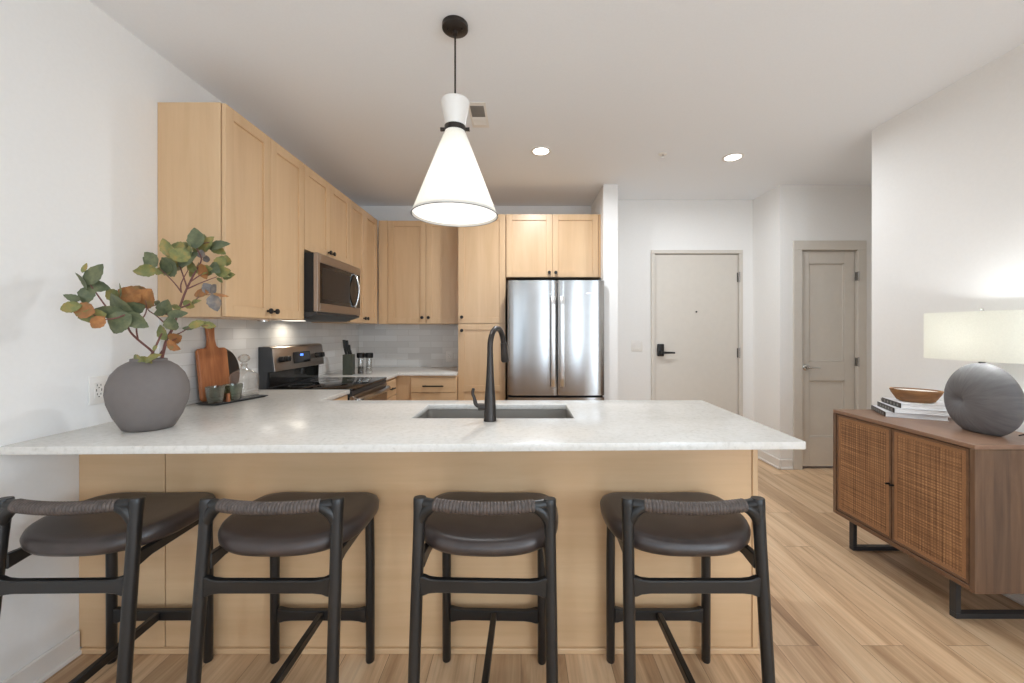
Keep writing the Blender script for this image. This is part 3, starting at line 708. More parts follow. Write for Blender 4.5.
# ------------------------------------------------------------------ counter stools
def flared(x, zc, h, hf, y0, y1, L=.055):
    """rail between x=-x and x=x whose ends grow from h to hf"""
    return [(-x, zc - hf / 2), (-x + .012, zc - hf / 2), (-x + L * .5, zc - h / 2 - .003), (-x + L, zc - h / 2), (x - L, zc - h / 2), (x - L * .5, zc - h / 2 - .003), (x - .012, zc - hf / 2), (x, zc - hf / 2),
            (x, zc + hf / 2), (x - .012, zc + hf / 2), (x - L * .5, zc + h / 2 + .003), (x - L, zc + h / 2), (-x + L, zc + h / 2), (-x + L * .5, zc + h / 2 + .003), (-x + .012, zc + hf / 2), (-x, zc + hf / 2)]
def make_stool():
    s = thing('bar_stool', '', 'stool', group='counter stools along the peninsula')
    FY, NY = .170, -.154
    for sx in (-1, 1):       # front legs by the counter
        MB().tube([(sx * .190, FY, 0), (sx * .190, FY, .005), (sx * .190, FY, .40), (sx * .189, FY - .004, .604)], [.0145, .0165, .0175, .0165], 16).build('leg', 'ebony', s)
    def lx(z): return .2155 - .0085 * z / .78          # back legs: splayed and raked
    def ly(z): return NY - .068 * (1 - z / .78) + .004
    for sx in (-1, 1):
        zs = [0, .006, .22, .45, .66, .735, .768, .7815, .7845]; rs = [.0150, .0168, .0180, .0185, .0182, .0190, .0205, .0205, .0190]
        MB().tube([(sx * lx(z), ly(z), z) for z in zs], rs, 18).build('leg', 'ebony', s)
    # curved back bar flush with the leg tops, soft inner corners
    BZ = .7675
    def by(u): return NY + .004 - .030 * (1 - u * u)
    m = MB(); pts = []; rad = []
    for k in range(17):
        u = -1 + k / 8
        pts.append((u * .200, by(u), BZ - .004 * (1 - u * u))); rad.append(.0158 + .0012 * abs(u) ** 4)
    m.tube(pts, rad, 14)
    for sx in (-1, 1): m.tube(bez((sx * .204, NY - .006, .685), (sx * .203, NY - .002, .766), (sx * .128, NY - .012, BZ - .002), 10), [.006, .011, .0145, .0165, .018, .0185, .018, .0172, .016, .0145, .012], 12)
    bar = m.build('back_bar', 'ebony_rail', s)
    m = MB(); path = []; rr = []; n = 30
    for k in range(n * 4 + 1):
        u = (-1 + 2 * k / (n * 4)) * .79
        path.append((u * .200, by(u), BZ - .004 * (1 - u * u)))
        rr.append(.0182 + .0026 * abs(math.sin(math.pi * k / 4)))
    m.tube(path, rr, 18); m.build('cord_wrap', 'leather_cord', bar)
    MB().prism(flared(.199, .519, .040, .060, 0, 0), 1, ly(.519) - .011, ly(.519) + .011, .003).build('back_rail', 'ebony_rail', s)
    MB().prism(flared(.176, .186, .040, .056, 0, 0), 1, FY - .011, FY + .011, .003).build('footrest', 'ebony_rail', s)
    MB().prism(flared(.200, .180, .040, .056, 0, 0), 1, ly(.18) - .011, ly(.18) + .011, .003).build('back_stretcher', 'ebony_rail', s)
    MB().prism([(ly(.18) + .011, .163), (FY - .011, .172), (FY - .011, .202), (ly(.18) + .011, .195)], 0, -.0105, .0105, .003).build('center_stretcher', 'ebony', s)
    for sx in (-1, 1):
        q = Matrix.Rotation(R(sx * 2.6), 4, 'Z')
        MB().prism([(NY - .010, .560), (NY + .05, .572), (FY - .05, .572), (FY - .016, .560), (FY - .016, .602), (NY - .010, .608)], 0, sx * .194 - .010, sx * .194 + .010, .003, mat=q).build('seat_rail', 'ebony', s)
    MB().prism(flared(.176, .580, .032, .042, 0, 0), 1, FY - .014, FY + .004, .003).build('front_apron', 'ebony_rail', s)
    # upholstered seat: wide squared front, narrower rounded back, dished across
    SYC, SYH = .019, .193
    def outline(t, k=1.0):
        c, q = math.cos(t), math.sin(t)
        e = 2 / (4.2 if q > 0 else 2.9)
        x = (abs(c) ** e) * (1 if c > 0 else -1); y = (abs(q) ** e) * (1 if q > 0 else -1)
        hw = .246 - .022 * max(0, -y) ** 1.5
        return x * hw * k, SYC + y * SYH * k
    tb = MB(); N = 64; rings = []
    prof = [(0.0, .0590), (.35, .0590), (.65, .0595), (.85, .0600), (.93, .058), (.975, .050), (1.0, .036), (.99, .016), (.95, .004), (.82, 0), (0.0, 0)]
    bm = tb.bm
    for k, z in prof:
        ring = []
        for i in range(N):
            a = 2 * math.pi * i / N; x, y = outline(a, k); v_ = (y - SYC) / SYH
            dish = .014 * (x / .24) ** 2 - .010 * max(0, -v_) ** 3 + .003 * max(0, v_) ** 2 - .006
            if k == 0.0: x, y, dish = 0, SYC, -.006
            ring.append((x, y, .605 + z + (dish if z > .02 else dish * .3)))
        rings.append(ring)
    V = [[bm.verts.new(p) for p in (r if prof[j][0] > 0 else r[:1])] for j, r in enumerate(rings)]
    for A, B in zip(V, V[1:]):
        for i in range(N):
            q = []
            for x in (A[i % len(A)], A[(i + 1) % len(A)], B[(i + 1) % len(B)], B[i % len(B)]):
                if x not in q: q.append(x)
            if len(q) > 2: bm.faces.new(q)
    tb.build('seat', 'leather', s, smooth=70)
    return s
stool = make_stool()
spots = [(-1.436, 1.424, 0.8, 'leftmost black bar stool with leather seat, next to the left wall'),
         (-.791, 1.424, 0, 'second black bar stool from the left wall, brown cord wrapped back'),
         (-.112, 1.424, -1.6, 'black bar stool facing straight in under the sink, third from the left wall'),
         (.547, 1.424, 0, 'rightmost black bar stool, by the open end of the peninsula')]
for i, (x, y, a, lab) in enumerate(spots):
    o = stool if i == 0 else copy_tree(stool)
    o.location = (x, y, 0.0); o.rotation_euler = (0, 0, R(a)); o['label'] = lab

# ------------------------------------------------------------------ vase with branches
CT = .9145
v = MB().lathe([(0, .001), (.080, 0), (.090, .005), (.118, .055), (.138, .11), (.1435, .148), (.140, .185), (.125, .225), (.100, .256), (.076, .272), (.064, .277), (.063, .287), (.058, .288), (.056, .276), (.075, .262), (.11, .225), (.128, .15), (.105, .06), (.07, .012), (0, .012)], seg=56, sx=.965, sy=.86)
v = v.build('vase', 'vase_ceramic', loc=(-1.535, 1.65, CT), smooth=50)
tag(v, 'large round matte grey vase on the worktop by the left wall', 'vase')
MOUTH = (-1.54, 1.65, 1.20)
def make_branch(name, label, stems, leaves, radii, root):
    b = thing(name, label, 'branch', MOUTH, 0, 'autumn branches in the grey vase')
    m = MB()
    for i, p in enumerate(stems):
        q = smooth_path(p, 5); r0, r1 = radii[min(i, len(radii) - 1)]
        if i == 0: q = [Vector(root)] + q
        n = len(q); m.tube(q, [r0 + (r1 - r0) * k / (n - 1) for k in range(n)], 8)
    m.build('stem', 'stem_bark', b)
    m = MB(); key = {'g': 0, 'o': 1, 'r': 2, 'y': 3}
    for (x, y, z, L, wd, ang, c) in leaves:
        L *= 1.2; wd *= 1.3; tb = bmesh.new(); rows = []; NS = 9; curl = random.uniform(-.25, .35); fold = random.uniform(.12, .4)
        for k in range(NS + 1):
            u = k / NS; hw = wd / 2 * (math.sin(math.pi * u ** .82) ** .8 if 0 < u < 1 else 0.0)
            if 0 < u < 1: hw *= 1 + .05 * (-1) ** k
            cx = (u - .5) * L; zc = -curl * L * (u - .5) ** 2 * 2
            rows.append([tb.verts.new((cx, s_ * hw, zc + abs(s_) * fold * hw)) for s_ in (-1, -.5, 0, .5, 1)])
        for a, d in zip(rows, rows[1:]):
            for k in range(4): tb.faces.new([a[k], a[k + 1], d[k + 1], d[k]])
        bmesh.ops.remove_doubles(tb, verts=list(tb.verts), dist=1e-6)
        # leaf plane starts facing the room (-y), then tilts
        mt = (Matrix.Translation((x, y, z)) @ Matrix.Rotation(R(random.uniform(-18, 18)), 4, 'Z') @ Matrix.Rotation(R(random.uniform(-16, 16)), 4, 'X')
              @ Matrix.Rotation(R(-ang), 4, 'Y') @ Matrix.Rotation(R(random.uniform(-22, 22)), 4, 'X') @ Matrix.Rotation(R(90), 4, 'X'))
        m.mat(key[c]); m.add(tb, mt)
    me = m.build('foliage', ['leaf_g', 'leaf_o', 'leaf_r', 'leaf_y'], b, smooth='keep')
    return b
LEFT = [
(-0.063,-0.180,0.347,0.034,0.015,80,'o'),(-0.025,-0.180,0.323,0.077,0.058,65,'g'),(-0.057,-0.190,0.297,0.060,0.022,115,'g'),
(-0.021,-0.170,0.280,0.063,0.034,-12,'g'),(-0.046,-0.190,0.246,0.059,0.037,-100,'g'),(-0.073,-0.210,0.234,0.049,0.021,160,'g'),
(-0.073,-0.220,0.200,0.063,0.031,193,'o'),(-0.029,-0.210,0.189,0.079,0.046,170,'r'),(-0.015,-0.200,0.170,0.078,0.040,190,'o'),
(0.006,-0.200,0.146,0.049,0.033,225,'r'),(0.025,-0.150,0.217,0.091,0.064,140,'g'),(0.005,-0.160,0.185,0.097,0.038,173,'g'),
(0.043,-0.160,0.144,0.083,0.061,230,'g'),(0.091,-0.140,0.155,0.075,0.046,-35,'g'),(0.076,-0.130,0.205,0.075,0.042,17,'g'),
(-0.012,-0.130,0.253,0.052,0.035,140,'o'),(0.011,-0.120,0.271,0.049,0.020,80,'o'),(0.026,-0.100,0.252,0.077,0.063,150,'r'),
(0.053,-0.080,0.273,0.055,0.036,150,'r'),(0.080,-0.090,0.244,0.072,0.065,60,'r'),]
RIGHT = [
(0.068,-0.030,0.228,0.030,0.018,160,'g'),(0.110,-0.040,0.210,0.055,0.044,80,'g'),(0.091,-0.040,0.190,0.041,0.025,200,'g'),
(0.166,-0.050,0.184,0.063,0.026,5,'g'),(0.142,-0.050,0.146,0.054,0.044,95,'g'),(0.009,0.010,0.412,0.066,0.046,130,'g'),
(-0.014,0.010,0.366,0.067,0.040,190,'o'),(0.029,0.010,0.364,0.046,0.027,-20,'o'),(0.036,0.050,0.470,0.069,0.039,110,'o'),
(0.070,0.070,0.479,0.059,0.032,170,'o'),(0.065,0.030,0.383,0.079,0.066,200,'g'),(0.098,0.040,0.435,0.074,0.051,150,'o'),
(0.124,0.050,0.420,0.077,0.056,40,'g'),(0.143,0.070,0.512,0.081,0.053,100,'g'),(0.174,0.090,0.493,0.073,0.042,50,'o'),
(0.222,0.090,0.488,0.078,0.036,15,'g'),(0.129,0.070,0.389,0.053,0.040,-60,'o'),(0.158,0.080,0.448,0.032,0.027,90,'y'),
(0.168,0.080,0.372,0.059,0.046,-80,'r'),(0.169,0.085,0.375,0.055,0.038,200,'o'),(0.203,0.090,0.389,0.057,0.042,-30,'g'),
(0.217,0.110,0.420,0.050,0.035,60,'o'),(0.231,0.110,0.376,0.056,0.037,10,'o'),(0.231,0.110,0.360,0.041,0.015,-10,'o'),
(0.070,0.050,0.414,0.047,0.037,120,'o'),(0.127,0.060,0.458,0.047,0.038,80,'o'),(0.178,0.050,0.274,0.075,0.030,185,'r'),
(0.208,0.050,0.297,0.043,0.034,120,'y'),(0.238,0.050,0.293,0.047,0.034,40,'y'),(0.266,0.050,0.267,0.051,0.011,-10,'r'),
(0.240,0.050,0.234,0.063,0.041,-75,'y'),(0.159,0.020,0.225,0.051,0.028,-20,'o'),(0.181,0.020,0.237,0.050,0.015,10,'o'),
(0.114,0.000,0.215,0.040,0.016,160,'o'),(0.222,-0.020,0.142,0.059,0.030,10,'o'),(0.270,-0.020,0.138,0.070,0.023,-10,'o'),
(0.180,-0.020,0.126,0.043,0.013,180,'g'),]
SMALL = [
(0.086,-0.030,0.109,0.059,0.037,115,'o'),(0.144,-0.030,0.089,0.057,0.037,15,'r'),(0.141,-0.040,0.056,0.053,0.035,-30,'r'),
(0.006,-0.050,0.006,0.053,0.025,165,'o'),(0.074,-0.060,0.008,0.056,0.028,30,'o'),(0.043,-0.050,0.000,0.044,0.025,150,'o'),
(0.059,-0.030,0.049,0.027,0.011,70,'o'),]
L = [
[(0.0, 0.01, -0.008), (0.032, -0.01, 0.025), (0.027, -0.07, 0.081), (0.031, -0.11, 0.12), (0.058, -0.15, 0.177)] ,
[(0.027, -0.07, 0.081), (0.051, -0.1, 0.132), (0.081, -0.1, 0.175), (0.08, -0.09, 0.205), (0.076, -0.09, 0.235)] ,
[(0.058, -0.15, 0.177), (0.043, -0.18, 0.161), (0.006, -0.195, 0.163), (-0.045, -0.21, 0.208), (-0.061, -0.21, 0.221)] ,
[(-0.0, -0.16, 0.197), (-0.024, -0.17, 0.245), (-0.04, -0.18, 0.281), (-0.052, -0.18, 0.293)] ,
[(0.045, -0.12, 0.136), (0.053, -0.12, 0.17), (0.03, -0.1, 0.222)] ,
]
R_B = [
[(0.046, 0.01, -0.015), (0.086, -0.01, 0.075), (0.113, -0.01, 0.129), (0.123, 0.01, 0.211), (0.125, 0.04, 0.287), (0.135, 0.07, 0.361)] ,
[(0.111, 0.035, 0.277), (0.083, 0.025, 0.322), (0.041, 0.015, 0.371)] ,
[(0.109, 0.035, 0.277), (0.104, 0.04, 0.315), (0.122, 0.055, 0.377)] ,
[(0.13, 0.04, 0.296), (0.089, 0.05, 0.391), (0.061, 0.05, 0.428)] ,
[(0.127, 0.04, 0.292), (0.166, 0.07, 0.323), (0.206, 0.105, 0.353)] ,
[(0.136, 0.05, 0.325), (0.158, 0.08, 0.359), (0.203, 0.09, 0.383)] ,
[(0.135, 0.07, 0.361), (0.158, 0.08, 0.424), (0.147, 0.07, 0.479), (0.189, 0.09, 0.502)] ,
[(0.116, -0.02, 0.12), (0.068, -0.03, 0.173), (0.047, -0.05, 0.203), (0.068, -0.03, 0.222)] ,
[(0.113, -0.01, 0.138), (0.117, -0.03, 0.169), (0.11, -0.04, 0.186)] ,
[(0.123, 0.01, 0.211), (0.16, 0.02, 0.228), (0.182, 0.05, 0.265), (0.238, 0.05, 0.269)] ,
[(0.104, -0.015, 0.093), (0.149, -0.02, 0.106), (0.202, -0.02, 0.133), (0.265, -0.02, 0.136)] ,
[(0.16, 0.02, 0.23), (0.141, 0.0, 0.21)] ,
]
S = [
[(-0.014, 0.01, -0.015), (0.041, -0.02, 0.03), (0.075, -0.03, 0.084), (0.086, -0.03, 0.106)] ,
[(0.068, -0.02, 0.021), (0.104, -0.03, 0.057), (0.126, -0.03, 0.075), (0.144, -0.03, 0.084)] ,
[(0.014, -0.01, -0.006), (0.006, -0.03, -0.005), (0.007, -0.05, 0.004)] ,
[(0.032, -0.02, -0.01), (0.069, -0.05, 0.004)] ,
]

make_branch('leafy_branch', 'branch leaning left in the grey vase, dark green and orange leaves', L, LEFT, [(.0048, .003), (.003, .0015)], (-.03, .03, -.20))
for (x, y, z, L_, w_, an, cc) in RIGHT[5:26]:
    RIGHT.append((x + random.uniform(-.035, .005), y + random.uniform(.01, .04), z + random.uniform(-.022, .018), L_ * .85, w_ * .85, an + random.uniform(-50, 50), 'o' if cc == 'g' and random.random() < .5 else cc))
make_branch('leafy_branch', 'tall branch leaning right in the grey vase, in front of the wall cabinet', R_B, RIGHT, [(.006, .0035), (.003, .0015)], (.02, .02, -.22))
make_branch('leafy_branch', 'short branch low in the mouth of the grey vase', S, SMALL, [(.0048, .0028), (.003, .0015)], (-.035, .02, -.15))

# ------------------------------------------------------------------ tray group against the splashback
TX, TY = -1.652, 2.292
tr = thing('serving_tray', 'long black serving tray holding cutting board, glasses and decanter', 'tray', (TX, TY, CT), R(-16))
TM = Matrix.Translation((TX, TY, 0)) @ Matrix.Rotation(R(-16), 4, 'Z')
def T(x, y, z=0): p = TM @ Vector((x, y, 0)); return (p.x, p.y, z)
MB().box(-.068, .068, -.155, .172, .0055, .010, .002).build('base', 'black_metal', tr)
for sx in (-1, 1): MB().box(sx * .045 - .008, sx * .045 + .008, -.13, .165, .0, .0056, .001).build('runner', 'black_rubber', tr)
TZ = CT + .0105
# cutting board leaning on the wall, broad side to the room
def leaning(z0, depth_at_base, tilt):
    return Matrix.Translation((depth_at_base, 0, z0)) @ Matrix.Rotation(R(-tilt), 4, 'Y')
cb = thing('cutting_board', 'acacia paddle cutting board leaning against the tiles', 'cutting board', (-1.735, 2.290, TZ + .0012), R(0))
tb = bmesh.new()
def board_outline():
    w, h, r = .108, .292, .022; nk = .026; out = []
    def arc(cx, cz, rr, a0, a1, n=6): return [(cx + rr * math.cos(R(a0 + (a1 - a0) * k / n)), cz + rr * math.sin(R(a0 + (a1 - a0) * k / n))) for k in range(n + 1)]
    out += arc(w - r, r, r, -90, 0); out += arc(w - r, h - r, r, 0, 90)
    out += [(nk + .02, h), (nk + .004, h + .012), (nk - .004, h + .05), (nk - .001, h + .10)]
    out += arc(0, h + .115, nk + .001, 0, 180, 10)
    out += [(-nk + .001, h + .10), (-nk + .004, h + .05), (-nk - .004, h + .012), (-nk - .02, h)]
    out += arc(-w + r, h - r, r, 90, 180); out += arc(-w + r, r, r, 180, 270)
    return out
MB().prism(board_outline(), 0, -.018, 0.0, .0025, mat=Matrix.Rotation(R(-5.5), 4, 'Y')).build('board', 'acacia', cb)
m = MB().lathe([(.0, 0), (.006, 0), (.006, .0012), (0, .0012)], seg=16, mat=Matrix.Rotation(R(-5.5), 4, 'Y') @ Matrix.Translation((0.0002, 0, .407)) @ Matrix.Rotation(R(90), 4, 'Y'))
m.build('hanging_hole', 'dark_slot', cb)
rb = MB().lathe([(0, 0), (.146, 0), (.150, .003), (.150, .009), (.146, .012), (0, .012)], seg=56, mat=Matrix.Rotation(R(-4.2), 4, 'Y') @ Matrix.Translation((-.012, 0, .1512)) @ Matrix.Rotation(R(90), 4, 'Y'))
o = rb.build('round_board', 'bronze_dark', loc=(-1.7615, 2.375, CT + .0005)); tag(o, 'round dark board standing behind the cutting board', 'serving board')
d = thing('decanter', 'square clear glass decanter with cut stopper at the tray end', 'decanter', (-1.648, 2.380, TZ), R(-16))
W_ = .058
def sq(h, k): return [(sx * h * k, sy * h * k) for sx, sy in ((-1, -1), (1, -1), (1, 1), (-1, 1))]
m = MB(); tb = bmesh.new(); rings = []
for hw, z in ((.055, 0), (.058, .004), (.060, .012), (.060, .122), (.056, .138), (.036, .158), (.018, .166), (.0155, .186), (.021, .194)):
    ring = []
    for k in range(32):
        a = 2 * math.pi * k / 32; e = .28 + .72 * min(1, max(0, (z - .12) / .035))
        c, q = math.cos(a), math.sin(a)
        ring.append(tb.verts.new(((abs(c) ** e) * math.copysign(hw, c), (abs(q) ** e) * math.copysign(hw, q), z)))
    rings.append(ring)
for a, b in zip(rings, rings[1:]):
    for k in range(32): tb.faces.new([a[k], a[(k + 1) % 32], b[(k + 1) % 32], b[k]])
tb.faces.new(rings[0][::-1]); m.add(tb)
m.build('body', 'clear_glass', d, smooth=50)
MB().lathe([(0, .176), (.012, .178), (.013, .196), (.010, .202), (.028, .214), (.033, .227), (.026, .243), (.012, .250), (0, .251)], seg=10).build('stopper', 'clear_glass', d, smooth=10)
MB().box(-.050, .050, -.050, .050, .004, .018, .004).build('glass_foot', 'clear_glass', d)
g = thing('tumbler', 'smoky green tumbler on the tray, in front of the cutting board', 'glass', T(.028, -.118, TZ), 0, 'smoky tumblers on the tray')
prof = [(0, .0), (.034, .0), (.037, .004), (.040, .035), (.0415, .036), (.047, .088), (.045, .088), (.0385, .037), (.035, .012), (0, .012)]
MB().lathe(prof, seg=32).build('bowl', 'smoke_glass', g, smooth=45)
MB().lathe([(.0402, .034), (.0425, .035), (.0425, .038), (.0405, .039)], seg=32).build('rib', 'smoke_glass', g)
g2 = copy_tree(g); g2.location = T(.030, -.022, TZ); g2['label'] = 'smoky green tumbler on the tray, in front of the decanter'
m = MB().lathe([(0, 0), (.012, 0), (.013, .004), (.009, .02), (.011, .034), (.008, .044), (0, .046)], seg=18)
o = m.build('wooden_ornament', 'acacia', loc=T(.054, -.070, TZ)); tag(o, 'small turned wooden piece standing between the two smoky tumblers', 'wooden ornament')

# knife block and grinders by the corner
kb = thing('knife_block', 'dark green knife block on the corner worktop', 'knife block', (-1.575, 3.66, CT), R(8))
m = MB().box(-.042, .042, -.05, .05, 0, .185, .004); m.build('block', 'green_block', kb)
for k in range(3): MB().box(-.022 + k * .02, -.014 + k * .02, -.030, .030, .1845, .1865).build('slot', 'dark_slot', kb)
KM = Matrix.Translation((-1.575, 3.66, CT)) @ Matrix.Rotation(R(8), 4, 'Z')
for k, (yy, hh, lab) in enumerate(((-.012, .13, 'black handled knife in the green block, nearest the wall'), (.004, .125, 'middle black handled knife in the green block'), (-.002, .085, 'short black handled knife in the green block, nearest the grinders'))):
    p = KM @ Vector((-.018 + k * .02, yy, .1875))
    kn = thing('knife', lab, 'knife', p, R(8), 'knives in the green block')
    MB().prism([(-.010, 0), (.008, 0), (.006 - .012, hh * .5), (-.022 + .012, hh), (-.032, hh), (-.026, hh * .5)], 1, -.011, .011, .002).build('handle', 'matte_black', kn)
    MB().box(-.009, .006, -.010, .010, -.0005, .010, .001).build('bolster', 'chrome', kn)
def grinder(x, y, lab, fill):
    g = thing('grinder', lab, 'grinder', (x, y, CT), 0, 'glass grinders by the knife block')
    MB().lathe([(0, 0), (.028, 0), (.029, .004), (.026, .12), (.024, .150), (.022, .150), (.025, .006), (0, .006)], seg=28).build('jar', 'clear_glass', g)
    MB().lathe([(0, .0065), (.0245, .0065), (.0230, .07 if fill == 'pepper' else .03), (0, .072 if fill == 'pepper' else .03)], seg=24).build('contents', fill, g)
    MB().lathe([(0, .1505), (.033, .1505), (.036, .156), (.036, .190), (.031, .197), (0, .197)], seg=28).build('cap', 'matte_black', g)
grinder(-1.482, 3.70, 'black capped pepper grinder beside the knife block', 'pepper')
grinder(-1.405, 3.70, 'black capped salt grinder, farther from the knife block', 'salt')

# ------------------------------------------------------------------ wall plates
def outlet(name, label, loc, rz, w=.074, h=.118, kind='outlet'):
    o = thing(name, label, kind, loc, rz)
    MB().box(-w / 2, w / 2, -.006, -.0005, -h / 2, h / 2, .0025, 2).build('plate', 'white_plastic', o)
    if name == 'wall_outlet':
        MB().box(-.017, .017, -.0085, -.006, -.034, .034, .0012).build('insert', 'white_plastic', o)
        m = MB()
        for zc in (-.019, .019):
            m.box(-.0085, -.0060, -.0090, -.0086, zc - .002, zc + .006); m.box(.0060, .0085, -.0090, -.0086, zc - .002, zc + .006)
            m.box(-.0025, .0025, -.0090, -.0086, zc - .011, zc - .007)
        m.box(-.012, -.009, -.0090, -.0086, -.005, .005); m.box(.009, .012, -.0090, -.0086, -.005, .005)
        m.build('slots', 'dark_slot', o)
    else:
        n = 2
        for k in range(n):
            x = (k - .5) * .046
            q = MB().box(x - .017, x + .017, -.0075, -.006, -.034, .034, .001).build('rocker', 'white_plastic', o)
            MB().box(x - .004, x + .004, -.014, -.0076, -.006, .006, .001).build('toggle', 'white_plastic', q)
    return o
outlet('wall_outlet', 'white outlet on the left wall just left of the grey vase', (XL, 1.708, 1.063), R(90))
outlet('wall_outlet', 'white outlet in the tiles over the back worktop', (-.795, YB - .009, 1.03), 0)
outlet('wall_outlet', 'white outlet in the tiles between range and knife block', (XL + .009, 3.60, 1.06), R(90))
outlet('light_switch', 'white double light switch left of the entry door', (1.228, YE, 1.155), 0, .118, .118, 'light switch')

# ------------------------------------------------------------------ sideboard
SY_, SZ0, SZ1, SXF, SXB = (1.70, 2.475), .196, .830, 1.93, 2.395
sb = thing('sideboard', 'walnut sideboard with two woven cane doors on black metal base', 'sideboard', (SXF, SY_[0], 0))
LY = SY_[1] - SY_[0]; DX = SXB - SXF
MB().box(.0, DX, .0, LY, SZ1 - .020, SZ1, .002).build('top_panel', 'walnut_top', sb)
MB().box(.0, DX, .0, .022, SZ0, SZ1 - .0202, .0015).build('side_panel', 'walnut_staves', sb)
MB().box(.0, DX, LY - .022, LY, SZ0, SZ1 - .0202, .0015).build('side_panel', 'walnut_staves', sb)
MB().box(.0, DX, .0222, LY - .0222, SZ0, SZ0 + .022, .0015).build('bottom_panel', 'walnut', sb)
MB().box(DX - .012, DX, .0222, LY - .0222, SZ0 + .0222, SZ1 - .0202).box(.03, DX - .012, LY / 2 - .009, LY / 2 + .009, SZ0 + .0222, SZ1 - .0202).build('back_panel', 'walnut', sb)
z0, z1 = SZ0 + .026, SZ1 - .024
for k in (0, 1):
    y0 = .026 + k * (LY / 2 - .0235); y1 = y0 + LY / 2 - .0285
    m = MB(); fw = .012
    m.box(.002, .022, y0, y0 + fw, z0, z1, .0015); m.box(.002, .022, y1 - fw, y1, z0, z1, .0015)
    m.box(.002, .022, y0 + fw, y1 - fw, z0, z0 + fw, .0015); m.box(.002, .022, y0 + fw, y1 - fw, z1 - fw, z1, .0015)
    dd = m.build('door', 'walnut', sb)
    MB().box(.006, .018, y0 + fw - .004, y1 - fw + .004, z0 + fw - .004, z1 - fw + .004).build('cane_panel', 'cane', dd)
    m = MB(); w2 = .017
    a0, a1, b0, b1 = y0 + fw, y1 - fw, z0 + fw, z1 - fw
    m.box(.0035, .0062, a0, a0 + w2, b0, b1, .001); m.box(.0035, .0062, a1 - w2, a1, b0, b1, .001)
    m.box(.0035, .0062, a0 + w2, a1 - w2, b0, b0 + w2, .001); m.box(.0035, .0062, a0 + w2, a1 - w2, b1 - w2, b1, .001)
    m.build('cane_border', 'cane_border', dd)
    ky = y1 - .009 if k == 0 else y0 + .009
    MB().cyl((.003, ky, (z0 + z1) / 2 + .0), (-.018, ky, (z0 + z1) / 2 + .0), .005).build('knob', 'matte_black', dd)
for yy in (.125, LY - .085):
    m = MB().box(.055, .079, yy, yy + .030, .0242, SZ0, .0015).box(DX - .05, DX - .026, yy, yy + .030, .0242, SZ0, .0015).box(.055, DX - .026, yy, yy + .030, .0, .024, .0015)
    m.build('sled_leg', 'black_metal', sb)
# books
STZ = SZ1 + .0005
books = [(2.060, 2.262, -27, .235, .262, 'white book with dark striped spine, bottom of the stack on the sideboard'),
         (2.083, 2.232, -24, .225, .258, 'white book with dark striped spine, middle of the stack on the sideboard'),
         (2.110, 2.222, -21, .212, .25, 'white book with dark striped spine, on top of the stack under the bowl')]
zz = STZ
for (bx, by, a, hgt, wid, lab) in books:
    b = thing('book', lab, 'book', (bx, by, zz), R(a), 'books on the sideboard'); th = .027
    m = MB().box(.0, wid, 0, hgt, 0, .0028, .0008).box(.0, wid, 0, hgt, th - .0028, th, .0008); m.build('cover', 'book_white', b)
    MB().box(.004, wid - .004, .003, hgt - .003, .003, th - .003).build('pages', 'paper_pages', b)
    MB().box(-.003, .0012, 0, hgt, 0, th, .001).build('spine', 'bronze_dark', b)
    m = MB()
    for k in range(6): m.box(-.0036, -.0031, .02 + k * .037, .036 + k * .037, .006, th - .006)
    m.build('spine_marks', 'vent_gray', b)
    zz += th + .0006
bw = thing('bowl', 'rustic oval wooden bowl holding a white candle on the books', 'bowl', (2.235, 2.265, zz), R(-42))
MB().lathe([(0, .0), (.062, .0), (.080, .008), (.104, .048), (.111, .066), (.110, .070), (.103, .069), (.096, .056), (.072, .020), (0, .014)], seg=44, sy=.66).build('shell', 'bowl_wood', bw)
MB().lathe([(0, .016), (.066, .022), (.096, .064), (.0, .066)], seg=40, sy=.62).build('candle_wax', 'candle_wax', bw)
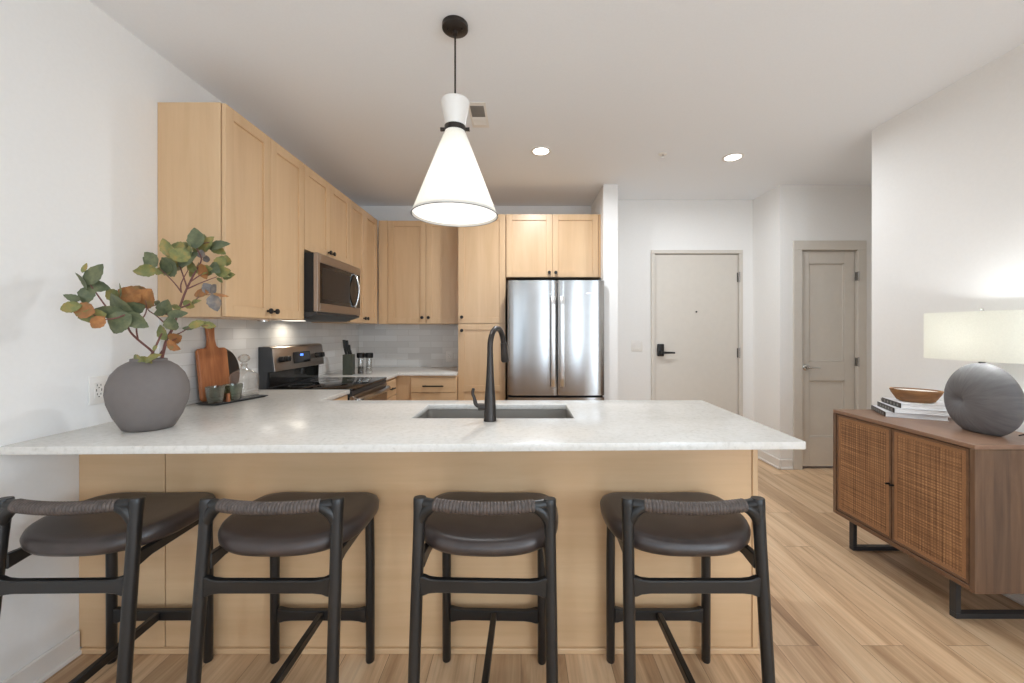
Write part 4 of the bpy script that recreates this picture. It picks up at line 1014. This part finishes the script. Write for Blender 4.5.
# lamp
LX, LYY = 2.195, 1.905
lp = thing('table_lamp', 'table lamp with dimpled grey pebble base and pale oval drum shade', 'lamp', (LX, LYY, STZ))
bm = bmesh.new(); bmesh.ops.create_uvsphere(bm, u_segments=64, v_segments=48, radius=1)
for q in bm.verts:
    n = q.co.copy(); x, y, z = n
    # flat pebble; seen face looks towards -x, dimple off centre towards +y
    X = x * .070; Y = y * .160 * (1 + .06 * z * -1); Z = z * .175
    if x < 0:
        rr = math.hypot((Y - .055) / 1.0, Z + .012)
        X += .022 * math.exp(-(rr / .018) ** 2) + .016 * math.exp(-(rr / .055) ** 2)
    Z = max(Z, -.158)
    q.co = Vector((X, Y, Z + .158))
mb = MB(); mb.add(bm); mb.build('base', 'lamp_ceramic', lp, smooth=60)
MB().cyl((0, 0, .328), (0, 0, .375), .012).build('neck', 'bronze_dark', lp)
MB().tube(smooth_path([(0, 0, .372), (0, .035, .40), (0, .045, .48), (0, .0, .572)], 6), .0025, 8).tube(smooth_path([(0, 0, .372), (0, -.035, .40), (0, -.045, .48), (0, .0, .572)], 6), .0025, 8).build('harp', 'chrome', lp)
MB().lathe([(0, .570), (.010, .572), (.010, .578), (.006, .584), (.007, .590), (0, .594)], seg=16).build('finial', 'chrome', lp)
m = MB()
def oval(k, n=72): return [(math.copysign(abs(math.cos(2 * math.pi * i / n)) ** .75, math.cos(2 * math.pi * i / n)) * (.12 - k), math.copysign(abs(math.sin(2 * math.pi * i / n)) ** .75, math.sin(2 * math.pi * i / n)) * (.228 - k)) for i in range(n)]
tb = bmesh.new(); n = 72
rs = [[tb.verts.new((x, y, z)) for x, y in oval(k, n)] for k, z in ((0, .345), (0, .575), (.0025, .575), (.0025, .345))]
for a, b in zip(rs, rs[1:] + rs[:1]):
    for k in range(n): tb.faces.new([a[k], a[(k + 1) % n], b[(k + 1) % n], b[k]])
m.add(tb); m.build('shade', 'lamp_linen', lp, smooth=50)
m = MB()
for yy in (-1, 1): m.tube([(0, 0, .569), (0, yy * .226, .569)], .0018, 6)
m.tube([(-.118, 0, .569), (.118, 0, .569)], .0018, 6); m.build('spider', 'chrome', lp)
MB().lathe([(0, .38), (.012, .38), (.014, .40), (.028, .43), (.030, .45), (.02, .475), (0, .482)], seg=20).build('bulb', 'lit_lens', lp)
MB().tube(smooth_path([(.05, -.10, .012), (.09, -.14, .035), (.12, -.18, .03), (.17, -.19, .0045), (.197, -.19, .0045), (.2095, -.19, -.012), (.2105, -.19, -.06), (.2105, -.19, -.25)], 6), .003, 8).build('cord', 'black_rubber', lp)
lamp('lamp_bulb', 'POINT', (LX, LYY, STZ + .46), 11, (.93, .97, 1.0), .04)
